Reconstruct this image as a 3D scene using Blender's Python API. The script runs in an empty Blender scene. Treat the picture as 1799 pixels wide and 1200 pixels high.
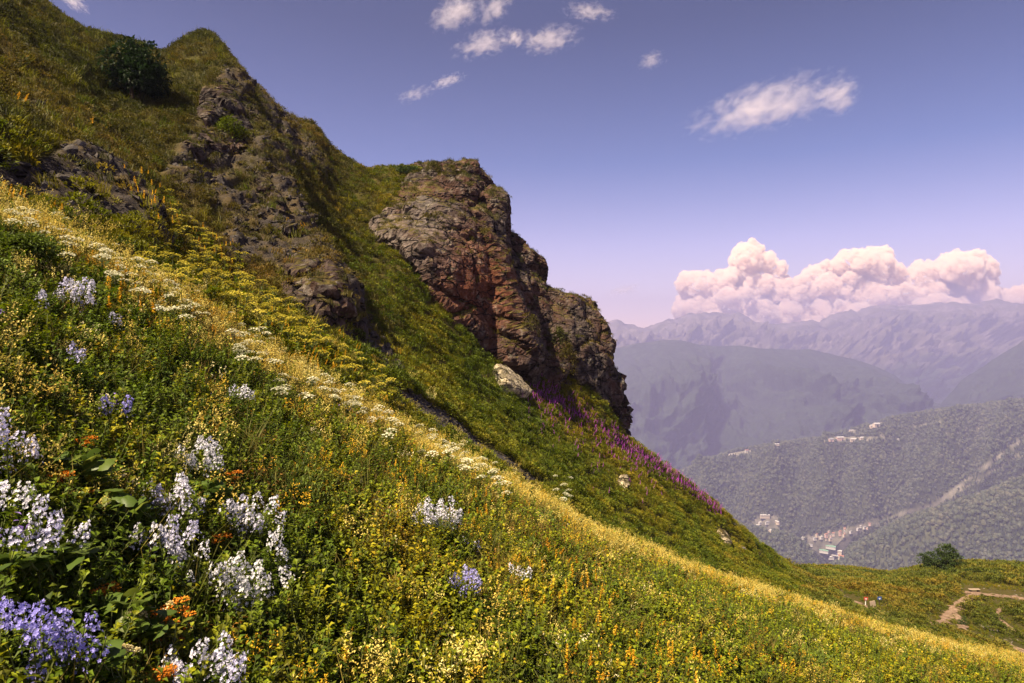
import bpy, bmesh, math, random
import numpy as np
from mathutils import Vector, Matrix, Euler

SC = bpy.context.scene
ROOT = SC.collection
F = 1200.0          # focal length in photograph pixels (24 mm on a 36 mm sensor)
CX, CY = 899.5, 600.0

# ------------------------------------------------------------------ camera, sky, sun, exposure
cam_d = bpy.data.cameras.new('camera')
cam_d.lens = 24.0
cam_d.sensor_width = 36.0
cam_d.clip_start = 0.1
cam_d.clip_end = 90000.0
cam = bpy.data.objects.new('camera', cam_d)
cam.location = (0, 0, 0)
cam.rotation_euler = (math.radians(90), 0, 0)
ROOT.objects.link(cam)
SC.camera = cam

SUN_EL = math.radians(54.0)
SUN_AZ_VEC = Vector((-0.76, -0.65, 0)).normalized()
SUN_VEC = Vector((SUN_AZ_VEC.x * math.cos(SUN_EL), SUN_AZ_VEC.y * math.cos(SUN_EL), math.sin(SUN_EL)))
sun_d = bpy.data.lights.new('sun', 'SUN')
sun_d.energy = 5.0
sun_d.angle = math.radians(0.55)
sun_d.color = (1.0, 0.82, 0.58)
sun = bpy.data.objects.new('sun', sun_d)
sun.rotation_euler = SUN_VEC.to_track_quat('Z', 'Y').to_euler()
sun.location = (-50, -20, 80)
ROOT.objects.link(sun)

world = bpy.data.worlds.new('World')
SC.world = world
world.use_nodes = True
wt = world.node_tree
wt.nodes.clear()
w_out = wt.nodes.new('ShaderNodeOutputWorld')
w_bg = wt.nodes.new('ShaderNodeBackground')
w_sky = wt.nodes.new('ShaderNodeTexSky')
w_sky.sky_type = 'NISHITA'
w_sky.sun_disc = False
w_sky.sun_elevation = SUN_EL
w_sky.sun_rotation = math.atan2(SUN_VEC.x, SUN_VEC.y)
w_sky.altitude = 2200
w_sky.air_density = 1.0
w_sky.dust_density = 0.6
w_sky.ozone_density = 2.2
# evening tint of the whole sky by height above the horizon: pink low down, violet blue above
w_tc = wt.nodes.new('ShaderNodeTexCoord')
w_sep = wt.nodes.new('ShaderNodeSeparateXYZ')
w_ramp = wt.nodes.new('ShaderNodeValToRGB')
w_mul = wt.nodes.new('ShaderNodeMixRGB'); w_mul.blend_type = 'MULTIPLY'; w_mul.inputs[0].default_value = 1.0
el = w_ramp.color_ramp.elements
el[0].position = 0.0; el[0].color = (1.00, 0.58, 0.50, 1)
el[1].position = 1.0; el[1].color = (0.095, 0.13, 0.19, 1)
for p, c in ((0.06, (1.0, 0.59, 0.53, 1)), (0.14, (0.80, 0.52, 0.56, 1)), (0.25, (0.31, 0.325, 0.45, 1)), (0.42, (0.125, 0.165, 0.26, 1))):
    e = el.new(p); e.color = c
w_bg.inputs['Strength'].default_value = 0.095
wt.links.new(w_tc.outputs['Generated'], w_sep.inputs[0])
wt.links.new(w_sep.outputs['Z'], w_ramp.inputs[0])
wt.links.new(w_sky.outputs[0], w_mul.inputs[1])
wt.links.new(w_ramp.outputs[0], w_mul.inputs[2])
wt.links.new(w_mul.outputs[0], w_bg.inputs['Color'])
wt.links.new(w_bg.outputs[0], w_out.inputs['Surface'])

SC.view_settings.view_transform = 'Standard'
SC.view_settings.look = 'None'
SC.view_settings.gamma = 1.0
SC.view_settings.use_curve_mapping = False
SC.view_settings.exposure = 1.52
SC.render.engine = 'CYCLES'
SC.cycles.max_bounces = 6
SC.cycles.diffuse_bounces = 3
SC.cycles.glossy_bounces = 2
SC.cycles.transmission_bounces = 3
SC.cycles.volume_bounces = 6
SC.cycles.transparent_max_bounces = 8
SC.cycles.sample_clamp_indirect = 6.0
SC.cycles.volume_step_rate = 1.0
SC.cycles.use_denoising = True
SC.cycles.caustics_reflective = False
SC.cycles.caustics_refractive = False
SC.render.film_transparent = False

random.seed(11)
RNG = np.random.default_rng(11)

# ------------------------------------------------------------------ helpers: tags
def tag(o, label=None, cat=None, group=None, kind=None):
    if label: o['label'] = label
    if cat: o['category'] = cat
    if group: o['group'] = group
    if kind: o['kind'] = kind
    return o

def link(o, parent=None):
    ROOT.objects.link(o)
    if parent is not None:
        o.parent = parent
    return o

def empty(name, loc, rz=0.0):
    o = bpy.data.objects.new(name, None)
    o.empty_display_size = 0.2
    o.location = loc
    o.rotation_euler = (0, 0, rz)
    return link(o)

def mesh_np(name, verts, faces, mats=(), mat_idx=None, smooth=False):
    """verts (N,3), faces (M,k) with k = 3 or 4"""
    me = bpy.data.meshes.new(name)
    verts = np.asarray(verts, dtype=np.float32)
    faces = np.asarray(faces, dtype=np.int32)
    k = faces.shape[1]
    me.vertices.add(len(verts)); me.vertices.foreach_set('co', verts.ravel())
    me.loops.add(faces.size); me.loops.foreach_set('vertex_index', faces.ravel())
    me.polygons.add(len(faces))
    me.polygons.foreach_set('loop_start', np.arange(0, faces.size, k, dtype=np.int32))
    for m in mats: me.materials.append(m)
    if mat_idx is not None:
        me.polygons.foreach_set('material_index', np.asarray(mat_idx, dtype=np.int32))
    me.polygons.foreach_set('use_smooth', np.full(len(faces), smooth, dtype=bool))
    me.update(calc_edges=True)
    return me

def mobj(name, me, parent=None, loc=None):
    o = bpy.data.objects.new(name, me)
    if loc is not None: o.location = loc
    return link(o, parent)

class MB:
    """collects quads (triangles are quads with a doubled corner avoided: two arrays) for one mesh"""
    def __init__(self): self.v = []; self.f = []; self.m = []
    def quad(self, a, b, c, d, m=0):
        n = len(self.v); self.v += [a, b, c, d]; self.f.append((n, n+1, n+2, n+3)); self.m.append(m)
    def box(self, c, s, m=0, rz=0.0):
        x, y, z = s[0]/2, s[1]/2, s[2]/2
        cs, sn = math.cos(rz), math.sin(rz)
        p = []
        for dz in (-z, z):
            for dx, dy in ((-x, -y), (x, -y), (x, y), (-x, y)):
                p.append((c[0]+dx*cs-dy*sn, c[1]+dx*sn+dy*cs, c[2]+dz))
        n = len(self.v); self.v += p
        for q in ((3,2,1,0),(4,5,6,7),(0,1,5,4),(1,2,6,5),(2,3,7,6),(3,0,4,7)):
            self.f.append(tuple(n+i for i in q)); self.m.append(m)
    def tube(self, p0, p1, r0, r1, m=0, n=4):
        p0 = Vector(p0); p1 = Vector(p1); d = (p1-p0)
        if d.length < 1e-6: return
        d.normalize()
        a = d.orthogonal().normalized(); b = d.cross(a)
        base = len(self.v)
        for p, r in ((p0, r0), (p1, r1)):
            for i in range(n):
                t = 2*math.pi*i/n
                self.v.append(tuple(p + a*(r*math.cos(t)) + b*(r*math.sin(t))))
        for i in range(n):
            j = (i+1) % n
            self.f.append((base+i, base+j, base+n+j, base+n+i)); self.m.append(m)
    def leaf(self, base, d, up, L, W, m=0, droop=0.25):
        """a pointed leaf folded along its midrib: two quads"""
        base = Vector(base); d = Vector(d).normalized(); side = d.cross(Vector(up))
        if side.length < 1e-4: side = d.orthogonal()
        side.normalize(); n = side.cross(d).normalized()
        mid = base + d*(L*0.45) + n*(L*0.04)
        tip = base + d*L - Vector((0, 0, 1))*(L*droop)
        l = mid + side*(W/2) + n*(W*0.18); r = mid - side*(W/2) + n*(W*0.18)
        k = len(self.v); self.v += [tuple(base), tuple(l), tuple(tip), tuple(r), tuple(mid)]
        self.f += [(k, k+4, k+2, k+1), (k, k+3, k+2, k+4)]; self.m += [m, m]
    def build(self, name, mats, smooth=False):
        return mesh_np(name, self.v, self.f, mats, self.m, smooth)

# ------------------------------------------------------------------ helpers: noise
_r = np.random.default_rng(5)
_PERM = np.concatenate([_r.permutation(512)]*3).astype(np.int64)
_G = _r.normal(size=(512, 3)); _G /= np.linalg.norm(_G, axis=1)[:, None]
_H = _r.random(512)

def _hash(i, j, k):
    return _PERM[(_PERM[(_PERM[i & 511] + j) & 511] + k) & 511]

def noise3(p, seed=0):
    p = np.asarray(p, dtype=np.float64) + seed*17.31
    i = np.floor(p).astype(np.int64); f = p - i
    w = f*f*f*(f*(f*6-15)+10)
    out = np.zeros(len(p))
    for a in (0, 1):
        wa = w[:, 0] if a else 1-w[:, 0]
        for b in (0, 1):
            wb = w[:, 1] if b else 1-w[:, 1]
            for c in (0, 1):
                wc = w[:, 2] if c else 1-w[:, 2]
                g = _G[_hash(i[:, 0]+a, i[:, 1]+b, i[:, 2]+c)]
                out += wa*wb*wc*(g[:, 0]*(f[:, 0]-a)+g[:, 1]*(f[:, 1]-b)+g[:, 2]*(f[:, 2]-c))
    return out*1.5

def fbm(p, octs=4, seed=0, gain=0.5, ridged=False, lac=2.03):
    p = np.asarray(p, dtype=np.float64); a = 1.0; s = np.zeros(len(p)); t = 0
    for o in range(octs):
        n = noise3(p, seed+o)
        if ridged: n = 1-2*np.abs(n)
        s += a*n; t += a; a *= gain; p = p*lac
    return s/t

def cells(p, seed=0):
    """voronoi: random value of the nearest cell, distance to it and to the second"""
    p = np.asarray(p, dtype=np.float64) + seed*9.7
    i = np.floor(p).astype(np.int64)
    d1 = np.full(len(p), 1e9); d2 = d1.copy(); val = np.zeros(len(p))
    for a in (-1, 0, 1):
        for b in (-1, 0, 1):
            for c in (-1, 0, 1):
                h = _hash(i[:, 0]+a, i[:, 1]+b, i[:, 2]+c)
                q = np.stack([i[:, 0]+a+_H[h], i[:, 1]+b+_H[(h*7+13) % 512], i[:, 2]+c+_H[(h*31+7) % 512]], 1)
                d = np.linalg.norm(q-p, axis=1)
                n1 = d < d1
                d2 = np.where(n1, d1, np.minimum(d2, d)); val = np.where(n1, _H[(h*53+3) % 512], val); d1 = np.where(n1, d, d1)
    return val, d1, d2

# ------------------------------------------------------------------ helpers: lofted land surfaces
def pt(px, py, d):
    return np.array([(px-CX)/F*d, d, (CY-py)/F*d])

def pchip(vals, t):
    """vals (K,N) at integer t; evaluate at t (T,) -> (T,N), monotone cubic"""
    K = vals.shape[0]
    dl = np.diff(vals, axis=0)
    m = np.zeros_like(vals)
    a, b = dl[:-1], dl[1:]
    same = a*b > 0
    m[1:-1] = np.where(same, 2*a*b/np.where(same, a+b, 1), 0)
    m[0] = dl[0]; m[-1] = dl[-1]
    i = np.clip(np.floor(t).astype(int), 0, K-2); f = (t-i)[:, None]
    h00 = 2*f**3-3*f**2+1; h10 = f**3-2*f**2+f; h01 = -2*f**3+3*f**2; h11 = f**3-f**2
    return h00*vals[i]+h10*m[i]+h01*vals[i+1]+h11*m[i+1]

def smooth1(a, n):
    if n < 2: return a
    k = np.hanning(n+2)[1:-1]; k /= k.sum()
    p = np.pad(a, (n, n), mode='edge')
    return np.convolve(p, k, 'same')[n:-n]

def key(px, tab, sm=1):
    tab = sorted(tab)
    return smooth1(np.interp(px, [q[0] for q in tab], [q[1] for q in tab]), sm)

def grid_faces(nr, nc):
    r = np.arange(nr-1)[:, None]; c = np.arange(nc-1)[None, :]
    a = r*nc+c
    return np.stack([a, a+1, a+nc+1, a+nc], -1).reshape(-1, 4)

def grid_normals(P):
    du = np.gradient(P, axis=1); dv = np.gradient(P, axis=0)
    n = np.cross(du, dv); n /= np.linalg.norm(n, axis=-1, keepdims=True)+1e-12
    n[n[..., 2] < 0] *= -1
    return n

def in_poly(x, y, poly):
    poly = np.asarray(poly, float); n = len(poly); ins = np.zeros(x.shape, bool)
    j = n-1
    for i in range(n):
        xi, yi = poly[i]; xj, yj = poly[j]
        c = ((yi > y) != (yj > y)) & (x < (xj-xi)*(y-yi)/(yj-yi+1e-12)+xi)
        ins ^= c; j = i
    return ins

def dist_line(x, y, line):
    line = np.asarray(line, float); best = np.full(x.shape, 1e9)
    for (x0, y0), (x1, y1) in zip(line[:-1], line[1:]):
        dx, dy = x1-x0, y1-y0
        t = np.clip(((x-x0)*dx+(y-y0)*dy)/(dx*dx+dy*dy+1e-9), 0, 1)
        best = np.minimum(best, np.hypot(x-x0-t*dx, y-y0-t*dy))
    return best

# ------------------------------------------------------------------ helpers: materials
class N:
    def __init__(self, name):
        self.m = bpy.data.materials.new(name); self.m.use_nodes = True
        self.t = self.m.node_tree; self.t.nodes.clear()
        self.out = self.t.nodes.new('ShaderNodeOutputMaterial')
    def n(self, typ, **kw):
        x = self.t.nodes.new('ShaderNode'+typ)
        for k, v in kw.items():
            if k in x.inputs.keys() if hasattr(x.inputs, 'keys') else False: x.inputs[k].default_value = v
            else: setattr(x, k, v)
        return x
    def l(self, a, b): self.t.links.new(a, b)
    def val(self, sock, v):
        if hasattr(v, 'is_linked') or hasattr(v, 'links'): self.l(v, sock)
        else: sock.default_value = v
    def ramp(self, fac, stops, interp='LINEAR'):
        r = self.t.nodes.new('ShaderNodeValToRGB'); e = r.color_ramp.elements
        r.color_ramp.interpolation = interp
        while len(e) < len(stops): e.new(0.5)
        for x, (p, c) in zip(e, stops):
            x.position = p; x.color = (c[0], c[1], c[2], 1) if not isinstance(c, (int, float)) else (c, c, c, 1)
        self.l(fac, r.inputs[0]); return r.outputs[0]
    def noise(self, vec, scale, detail=4, rough=0.55, dist=0.0):
        x = self.t.nodes.new('ShaderNodeTexNoise'); x.inputs['Scale'].default_value = scale
        x.inputs['Detail'].default_value = detail; x.inputs['Roughness'].default_value = rough; x.inputs['Distortion'].default_value = dist
        self.l(vec, x.inputs['Vector']); return x.outputs['Fac']
    def mathn(self, op, a, b=0.0, clamp=False):
        x = self.t.nodes.new('ShaderNodeMath'); x.operation = op; x.use_clamp = clamp
        self.val(x.inputs[0], a); self.val(x.inputs[1], b); return x.outputs[0]
    def mix(self, fac, a, b, mode='MIX'):
        x = self.t.nodes.new('ShaderNodeMixRGB'); x.blend_type = mode
        self.val(x.inputs[0], fac)
        for s, v in ((x.inputs[1], a), (x.inputs[2], b)):
            if isinstance(v, tuple): s.default_value = (v[0], v[1], v[2], 1)
            else: self.l(v, s)
        return x.outputs[0]
    def pos(self, obj=False):
        x = self.t.nodes.new('ShaderNodeTexCoord'); return x.outputs['Object']
    def geo_pos(self):
        return self.t.nodes.new('ShaderNodeNewGeometry').outputs['Position']
    def scalev(self, vec, s, rot=(0, 0, 0)):
        x = self.t.nodes.new('ShaderNodeMapping'); x.inputs['Scale'].default_value = s; x.inputs['Rotation'].default_value = rot
        self.l(vec, x.inputs['Vector']); return x.outputs[0]
    def attr(self, name):
        x = self.t.nodes.new('ShaderNodeAttribute'); x.attribute_name = name; return x
    def bump(self, h, strength, dist):
        x = self.t.nodes.new('ShaderNodeBump'); x.inputs['Strength'].default_value = strength; x.inputs['Distance'].default_value = dist
        self.l(h, x.inputs['Height']); return x.outputs[0]
    def principled(self, col, rough=0.8, normal=None, spec=0.3, out=True):
        b = self.t.nodes.new('ShaderNodeBsdfPrincipled')
        if isinstance(col, tuple): b.inputs['Base Color'].default_value = (col[0], col[1], col[2], 1)
        else: self.l(col, b.inputs['Base Color'])
        self.val(b.inputs['Roughness'], rough); b.inputs['Specular IOR Level'].default_value = spec
        if normal is not None: self.l(normal, b.inputs['Normal'])
        if out: self.l(b.outputs[0], self.out.inputs[0])
        return b
# ================================================================== THE HILLSIDE
PXS = np.arange(-260.0, 2081.0, 4.0)
SKY_LINE = [(-260,-270),(-100,-130),(0,-50),(40,-22),(65,0),(120,40),(150,55),(180,66),(220,76),(285,98),(300,90),(320,75),(355,66),(372,70),(385,85),(410,115),(440,150),
            (460,168),(480,192),(515,206),(545,211),(560,225),(580,255),(610,280),(640,298),(690,298),(730,300),(760,330),(800,370),(850,430),(900,525),(960,610),(1050,700),(1095,770),
            (1150,805),(1200,848),(1250,885),(1280,915),(1330,955),(1390,999),(1420,1001),(1470,1001),(1500,1004),(1560,1012),(1590,1008),(1620,1001),(1660,994),(1720,993),(1800,997),(2080,1012)]
S = 9
k_d = {}; k_y = {}
k_d[1] = key(PXS, [(-260,3.4),(0,4.2),(300,5.3),(600,6.6),(900,8),(1200,11),(1500,18),(1800,36),(2080,45)], S)
k_y[1] = key(PXS, [(-260,1330),(0,1215),(2080,1215)], S)
k_d[0] = 0.35*k_d[1]
k_y[0] = CY + (k_y[1]-CY)*0.86/0.35
k_d[4] = key(PXS, [(-260,14),(0,17),(300,19),(600,23),(900,31),(1050,37),(1200,43),(1350,50),(1500,56),(1650,60),(1800,62),(2080,64)], S)
k_y[4] = key(PXS, [(-260,185),(0,345),(150,430),(300,512),(450,602),(600,697),(750,767),(850,822),(960,880),(1050,932),(1200,992),(1350,1044),(1500,1091),(1650,1133),(1800,1161),(2080,1205)], S)
k_y[4] = k_y[4] + 0.42*F/k_d[4]          # room for the plants that stand on the crest
for kk, f, b in ((2, 0.36, 16), (3, 0.72, 12)):
    k_d[kk] = np.exp(np.log(k_d[1])*(1-f)+np.log(k_d[4])*f)
    B = (k_y[1]-k_y[4])/(1/k_d[1]-1/k_d[4]); A = k_y[4]-B/k_d[4]
    k_y[kk] = A + B/k_d[kk] - b
k_d[5] = key(PXS, [(-260,16.5),(0,20),(300,23),(600,29),(750,34),(900,40),(1050,48),(1200,54),(1350,61),(1500,66),(1650,69),(1800,70),(2080,72)], S)
k_y[5] = key(PXS, [(-260,158),(0,320),(150,398),(300,478),(450,560),(600,650),(700,700),(750,730),(850,795),(960,864),(1050,930),(1200,990),(1350,1045),(1430,1068),(1500,1082),(1650,1117),(1800,1152),(2080,1195)], S)
k_y[5] = k_y[5] + 0.30*F/k_d[5]
k_d[6] = key(PXS, [(-260,25),(0,29),(300,33),(600,42),(750,48),(900,55),(1050,60),(1200,66),(1350,74),(1500,78),(1650,79),(1800,77),(2080,80)], S)
k_y[6] = key(PXS, [(-260,20),(0,225),(150,310),(300,400),(450,480),(600,560),(750,640),(900,760),(1050,865),(1200,945),(1350,1024),(1430,1054),(1500,1064),(1600,1078),(1650,1095),(1800,1128),(2080,1160)], S)
k_d[7] = key(PXS, [(-260,39),(0,43),(300,50),(600,62),(750,66),(900,70),(1050,72),(1200,77),(1350,84),(1430,90),(1500,92),(1650,93),(1800,92),(2080,92)], S)
k_y[7] = key(PXS, [(-260,-140),(0,70),(150,170),(300,230),(450,300),(600,400),(700,455),(780,530),(870,625),(950,685),(1050,768),(1100,805),(1200,893),(1350,1008),(1430,1034),(1500,1036),(1600,1043),(1650,1050),(1720,1046),(1800,1055),(2080,1080)], S)
k_d[8] = key(PXS, [(-260,50),(0,60),(300,70),(450,76),(600,84),(750,84),(900,78),(1050,79),(1200,84),(1350,92),(1410,125),(1470,150),(1540,142),(1600,128),(1800,122),(2080,122)], 5)
k_y[8] = key(PXS, SKY_LINE, 2)
k_d[9] = k_d[8]*1.2
k_y[9] = k_y[8] + np.interp(PXS, [-260, 600, 900, 1390, 1440, 2080], [70, 60, 60, 40, 40, 40])
k_d[10] = np.maximum(k_d[9]*1.9, 215)
k_y[10] = np.maximum(k_y[9]+60, np.interp(PXS, [-260, 600, 2080], [560, 900, 1290]))
k_d[11] = np.full(len(PXS), 1500.0); k_y[11] = np.full(len(PXS), 1500.0)
k_d[12] = np.full(len(PXS), 2300.0); k_y[12] = np.full(len(PXS), 600+1200*1480/2300.0)
KD = np.log(np.stack([k_d[i] for i in range(13)])); KY = np.stack([k_y[i] for i in range(13)])
T = np.concatenate([np.linspace(0, 1, 8, endpoint=False), np.linspace(1, 4, 165, endpoint=False), np.linspace(4, 5, 30, endpoint=False),
                    np.linspace(5, 8, 190, endpoint=False), np.linspace(8, 9, 12, endpoint=False), np.linspace(9, 12, 26)])
GD = np.exp(pchip(KD, T)); 
# heights interpolate as metres near the feet, as sight lines further off: both are smooth
GY = pchip(KY, T)
GX = np.broadcast_to(PXS[None, :], GD.shape)
TT = np.broadcast_to(T[:, None], GD.shape)
P0 = np.stack([(GX-CX)/F*GD, GD, (CY-GY)/F*GD], -1)
NR, NC = GD.shape

DIRT = [
    [(-20,296),(60,308),(125,300),(185,330),(235,362),(285,425),(300,448),(240,452),(180,415),(120,385),(70,365),(-20,345)],
    [(300,270),(330,225),(372,150),(395,165),(440,215),(470,250),(480,330),(515,395),(560,455),(600,500),(615,560),(660,640),(660,655),(610,600),(520,545),(500,490),(455,460),(400,430),(390,370),(330,330),(295,300)],
    [(560,470),(600,480),(640,560),(690,640),(720,690),(690,680),(640,620),(600,560)],
    [(440,150),(520,210),(590,290),(560,300),(500,290),(450,235)],
    [(30,150),(80,190),(130,250),(100,260),(40,210)],
]
SCREE = [(690,688),(730,697),(790,735),(850,782),(920,830),(968,858),(925,856),(860,812),(790,768),(735,738),(700,712)]
RIBS = [([(385,150),(430,260),(470,330),(500,400),(545,490),(585,545)], 34, 1.5), ([(-40,240),(60,280),(150,330),(240,400)], 40, 1.0),
        ([(355,66),(372,120),(392,190)], 22, 0.9), ([(540,212),(600,330),(640,430)], 45, -0.9), ([(200,160),(300,330),(420,470)], 50, -1.2)]

def dirt_mask(px, py, nz):
    d = np.zeros(px.shape)
    for i, pl in enumerate(DIRT):
        m = in_poly(px+nz*16, py+nz*12, pl)
        d = np.maximum(d, m*(1.0 if i < 4 else 0.6))
    return d

nz = fbm(P0.reshape(-1, 3)*0.35, 4, 3).reshape(NR, NC)
vdirt = dirt_mask(GX, GY, nz*1.6)
vdirt *= np.clip((fbm(P0.reshape(-1, 3)*0.21, 4, 13).reshape(NR, NC)+0.38)*3.0, 0, 1)
vdirt[(TT < 4.6) | (TT > 8.05)] = 0
vscree = in_poly(GX+nz*5, GY+nz*4, SCREE)*((TT > 4.2) & (TT < 6.5))
N0 = grid_normals(P0)
flat = P0.reshape(-1, 3)
amp_far = np.clip((GD-14)/40, 0, 1)*np.clip((9.2-TT), 0, 1)
bench = np.clip((GX-1380)/60, 0, 1)*np.clip(TT-4.6, 0, 1)
disp = 0.10*fbm(flat*0.9, 3, 1).reshape(NR, NC)*np.clip(GD/8, 0.4, 1)
disp += 0.30*fbm(flat*0.22, 3, 2).reshape(NR, NC)*np.clip(GD/12, 0, 1)
disp += 1.15*fbm(flat*0.085, 4, 7).reshape(NR, NC)*amp_far*(1-bench*0.75)
rough = fbm(flat*np.array([0.42, 0.42, 0.30]), 5, 9, 0.55, ridged=True).reshape(NR, NC)
soft_dirt = vdirt.copy()
for _ in range(3):
    soft_dirt = (soft_dirt + np.roll(soft_dirt, 1, 0)+np.roll(soft_dirt, -1, 0)+np.roll(soft_dirt, 1, 1)+np.roll(soft_dirt, -1, 1))/5
disp += soft_dirt*(0.9*rough*np.clip(GD/45, 0.3, 1.2)-0.1)
upper = np.clip(TT-5.6, 0, 1)*np.clip((1000-GX)/300, 0, 1)*np.clip(9-TT, 0, 1)
disp += upper*0.5*rough
for ln, w, a in RIBS:
    dd = dist_line(GX, GY, ln)
    disp += a*np.exp(-(dd/w)**2)*((TT > 5) & (TT < 8.3))
disp *= np.where(TT > 8.0, np.clip(9.5-TT, 0, 1), 1)
disp *= np.where(np.abs(TT-8) < 0.5, 0.35+1.3*np.abs(TT-8), 1)
P1 = P0 + N0*disp[..., None]
PR_X = CX + P1[..., 0]/P1[..., 1]*F
PR_Y = CY - P1[..., 2]/P1[..., 1]*F
HN = grid_normals(P1)

me = mesh_np('hillside', P1.reshape(-1, 3), grid_faces(NR, NC)[:, ::1], smooth=True)
a = me.attributes.new('dirt', 'FLOAT', 'POINT'); a.data.foreach_set('value', np.clip(soft_dirt, 0, 1).astype(np.float32).ravel())
a = me.attributes.new('scree', 'FLOAT', 'POINT'); a.data.foreach_set('value', vscree.astype(np.float32).ravel())
hill = mobj('hillside', me)
tag(hill, kind='structure')

m = N('hillside_soil')
p = m.geo_pos()
n1 = m.noise(p, 0.9, 6, 0.65); n2 = m.noise(p, 0.06, 4, 0.6); n3 = m.noise(p, 5.0, 5, 0.7)
turf = m.ramp(n2, [(0.3, (0.040, 0.046, 0.010)), (0.5, (0.080, 0.070, 0.014)), (0.7, (0.11, 0.082, 0.020))])
turf = m.mix(n1, turf, (0.050, 0.042, 0.014))
rock = m.ramp(n3, [(0.25, (0.014, 0.012, 0.012)), (0.5, (0.045, 0.038, 0.034)), (0.68, (0.090, 0.076, 0.066)), (0.8, (0.17, 0.15, 0.13))])
rock = m.mix(m.ramp(n1, [(0.45, 0.0), (0.62, 1.0)]), rock, (0.085, 0.062, 0.032))
scr = m.ramp(n3, [(0.3, (0.030, 0.027, 0.028)), (0.7, (0.085, 0.075, 0.072))])
c = m.mix(m.attr('dirt').outputs['Fac'], turf, rock)
c = m.mix(m.attr('scree').outputs['Fac'], c, scr)
m.principled(c, 0.95, m.bump(m.mathn('ADD', n3, n1), 0.7, 0.25), spec=0.1)
me.materials.append(m.m)

def place(px, py, tmin=0.0, tmax=8.2):
    """the point of the hillside seen at a pixel of the photograph, its normal and distance"""
    d2 = (PR_X-px)**2+(PR_Y-py)**2
    ok = (TT >= tmin) & (TT <= tmax)
    d2 = np.where(ok, d2, 1e9)
    near = d2 < 4.2**2
    if near.any():
        k = np.argmin(np.where(near, P1[..., 1]+0.02*d2, 1e9))
    else:
        k = np.argmin(d2)
    r, c = divmod(int(k), NC)
    q = P1[r, c].copy()
    # slide inside the cell to the exact column
    q[0] += (px-PR_X[r, c])/F*q[1]
    return q, HN[r, c], q[1], (r, c)

# ================================================================== FAR LAND
def loft(name, keys, px, per, mats, nf=None, nfun=None, sm=5):
    kd = np.log(np.stack([key(px, k['d'], sm) for k in keys])); ky = np.stack([key(px, k['y'], k.get('sm', 2)) for k in keys])
    K = len(keys); t = np.linspace(0, K-1, per*(K-1)+1)
    d = np.exp(pchip(kd, t)); y = pchip(ky, t)
    X = np.broadcast_to(px[None, :], d.shape); TTm = np.broadcast_to(t[:, None], d.shape)
    P = np.stack([(X-CX)/F*d, d, (CY-y)/F*d], -1)
    if nfun is not None:
        P = nfun(P, X, TTm, y)
    me = mesh_np(name, P.reshape(-1, 3), grid_faces(*d.shape), mats, smooth=True)
    o = mobj(name, me); tag(o, kind='structure')
    return o, P, X, TTm

def mountain_mat(name, forest_top, tree=(0.022, 0.034, 0.020), bare=(0.17, 0.145, 0.12), scale=1.0):
    m = N(name)
    p = m.geo_pos()
    sep = m.n('SeparateXYZ'); m.l(p, sep.inputs[0])
    nz = m.noise(p, 0.0011*scale, 6, 0.6)
    nz2 = m.noise(m.scalev(p, (0.010*scale, 0.010*scale, 0.0015*scale)), 1.0, 5, 0.65)
    h = m.mathn('ADD', sep.outputs['Z'], m.mathn('MULTIPLY', m.mathn('SUBTRACT', nz, 0.5), 1100.0))
    f = m.mathn('DIVIDE', m.mathn('SUBTRACT', h, forest_top-150.0), 420.0, True)
    rockc = m.ramp(nz2, [(0.3, tuple(x*0.42 for x in bare)), (0.52, bare), (0.72, tuple(min(1, x*1.9) for x in bare))])
    grassc = m.ramp(nz, [(0.35, (0.075, 0.075, 0.032)), (0.65, (0.115, 0.10, 0.05))])
    hi = m.mix(m.ramp(m.noise(p, 0.003*scale, 5, 0.6), [(0.42, 0.0), (0.56, 1.0)]), grassc, rockc)
    low = m.mix(m.ramp(nz2, [(0.40, 0.0), (0.7, 1.0)]), tree, tuple(x*2.0 for x in tree))
    c = m.mix(f, low, hi)
    m.principled(c, 0.95, m.bump(m.noise(p, 0.012*scale, 8, 0.7), 1.0, 45.0), spec=0.05)
    return m.m

def gully(amp, freq, seed, wob=0.35, jag=0.08):
    def fn(P, X, t, y):
        flat = P.reshape(-1, 3)
        w = fbm(flat*0.0006, 3, seed)*wob
        # spurs run down the slope: noise is long in t and short across
        q = np.stack([flat[:, 0]*freq+w*3, t.ravel()*0.7+w, np.full(len(flat), seed*3.3)], 1)
        g = fbm(q, 5, seed, 0.55, ridged=True).reshape(t.shape)
        g2 = fbm(flat*freq*2.2, 5, seed+3, 0.55, ridged=True).reshape(t.shape)
        prof = np.clip(t*1.4, 0, 1)**1.5
        P = P.copy()
        a = amp*prof
        P[..., 2] += a*(g*0.5+g2*0.40-0.35) + (1-prof)*amp*jag*(g2-0.2)
        P[..., 1] -= a*(1.5*g+0.6*g2)
        # no spur may rise over the crest it comes down from
        zmax = (CY-(y[:1]+4.0*np.minimum(t, 1)))/F*P[..., 1]
        lim = t > 0.02
        P[..., 2] = np.where(lim, np.minimum(P[..., 2], zmax-8*np.clip(t*6, 0, 1)), P[..., 2])
        return P
    return fn

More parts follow.
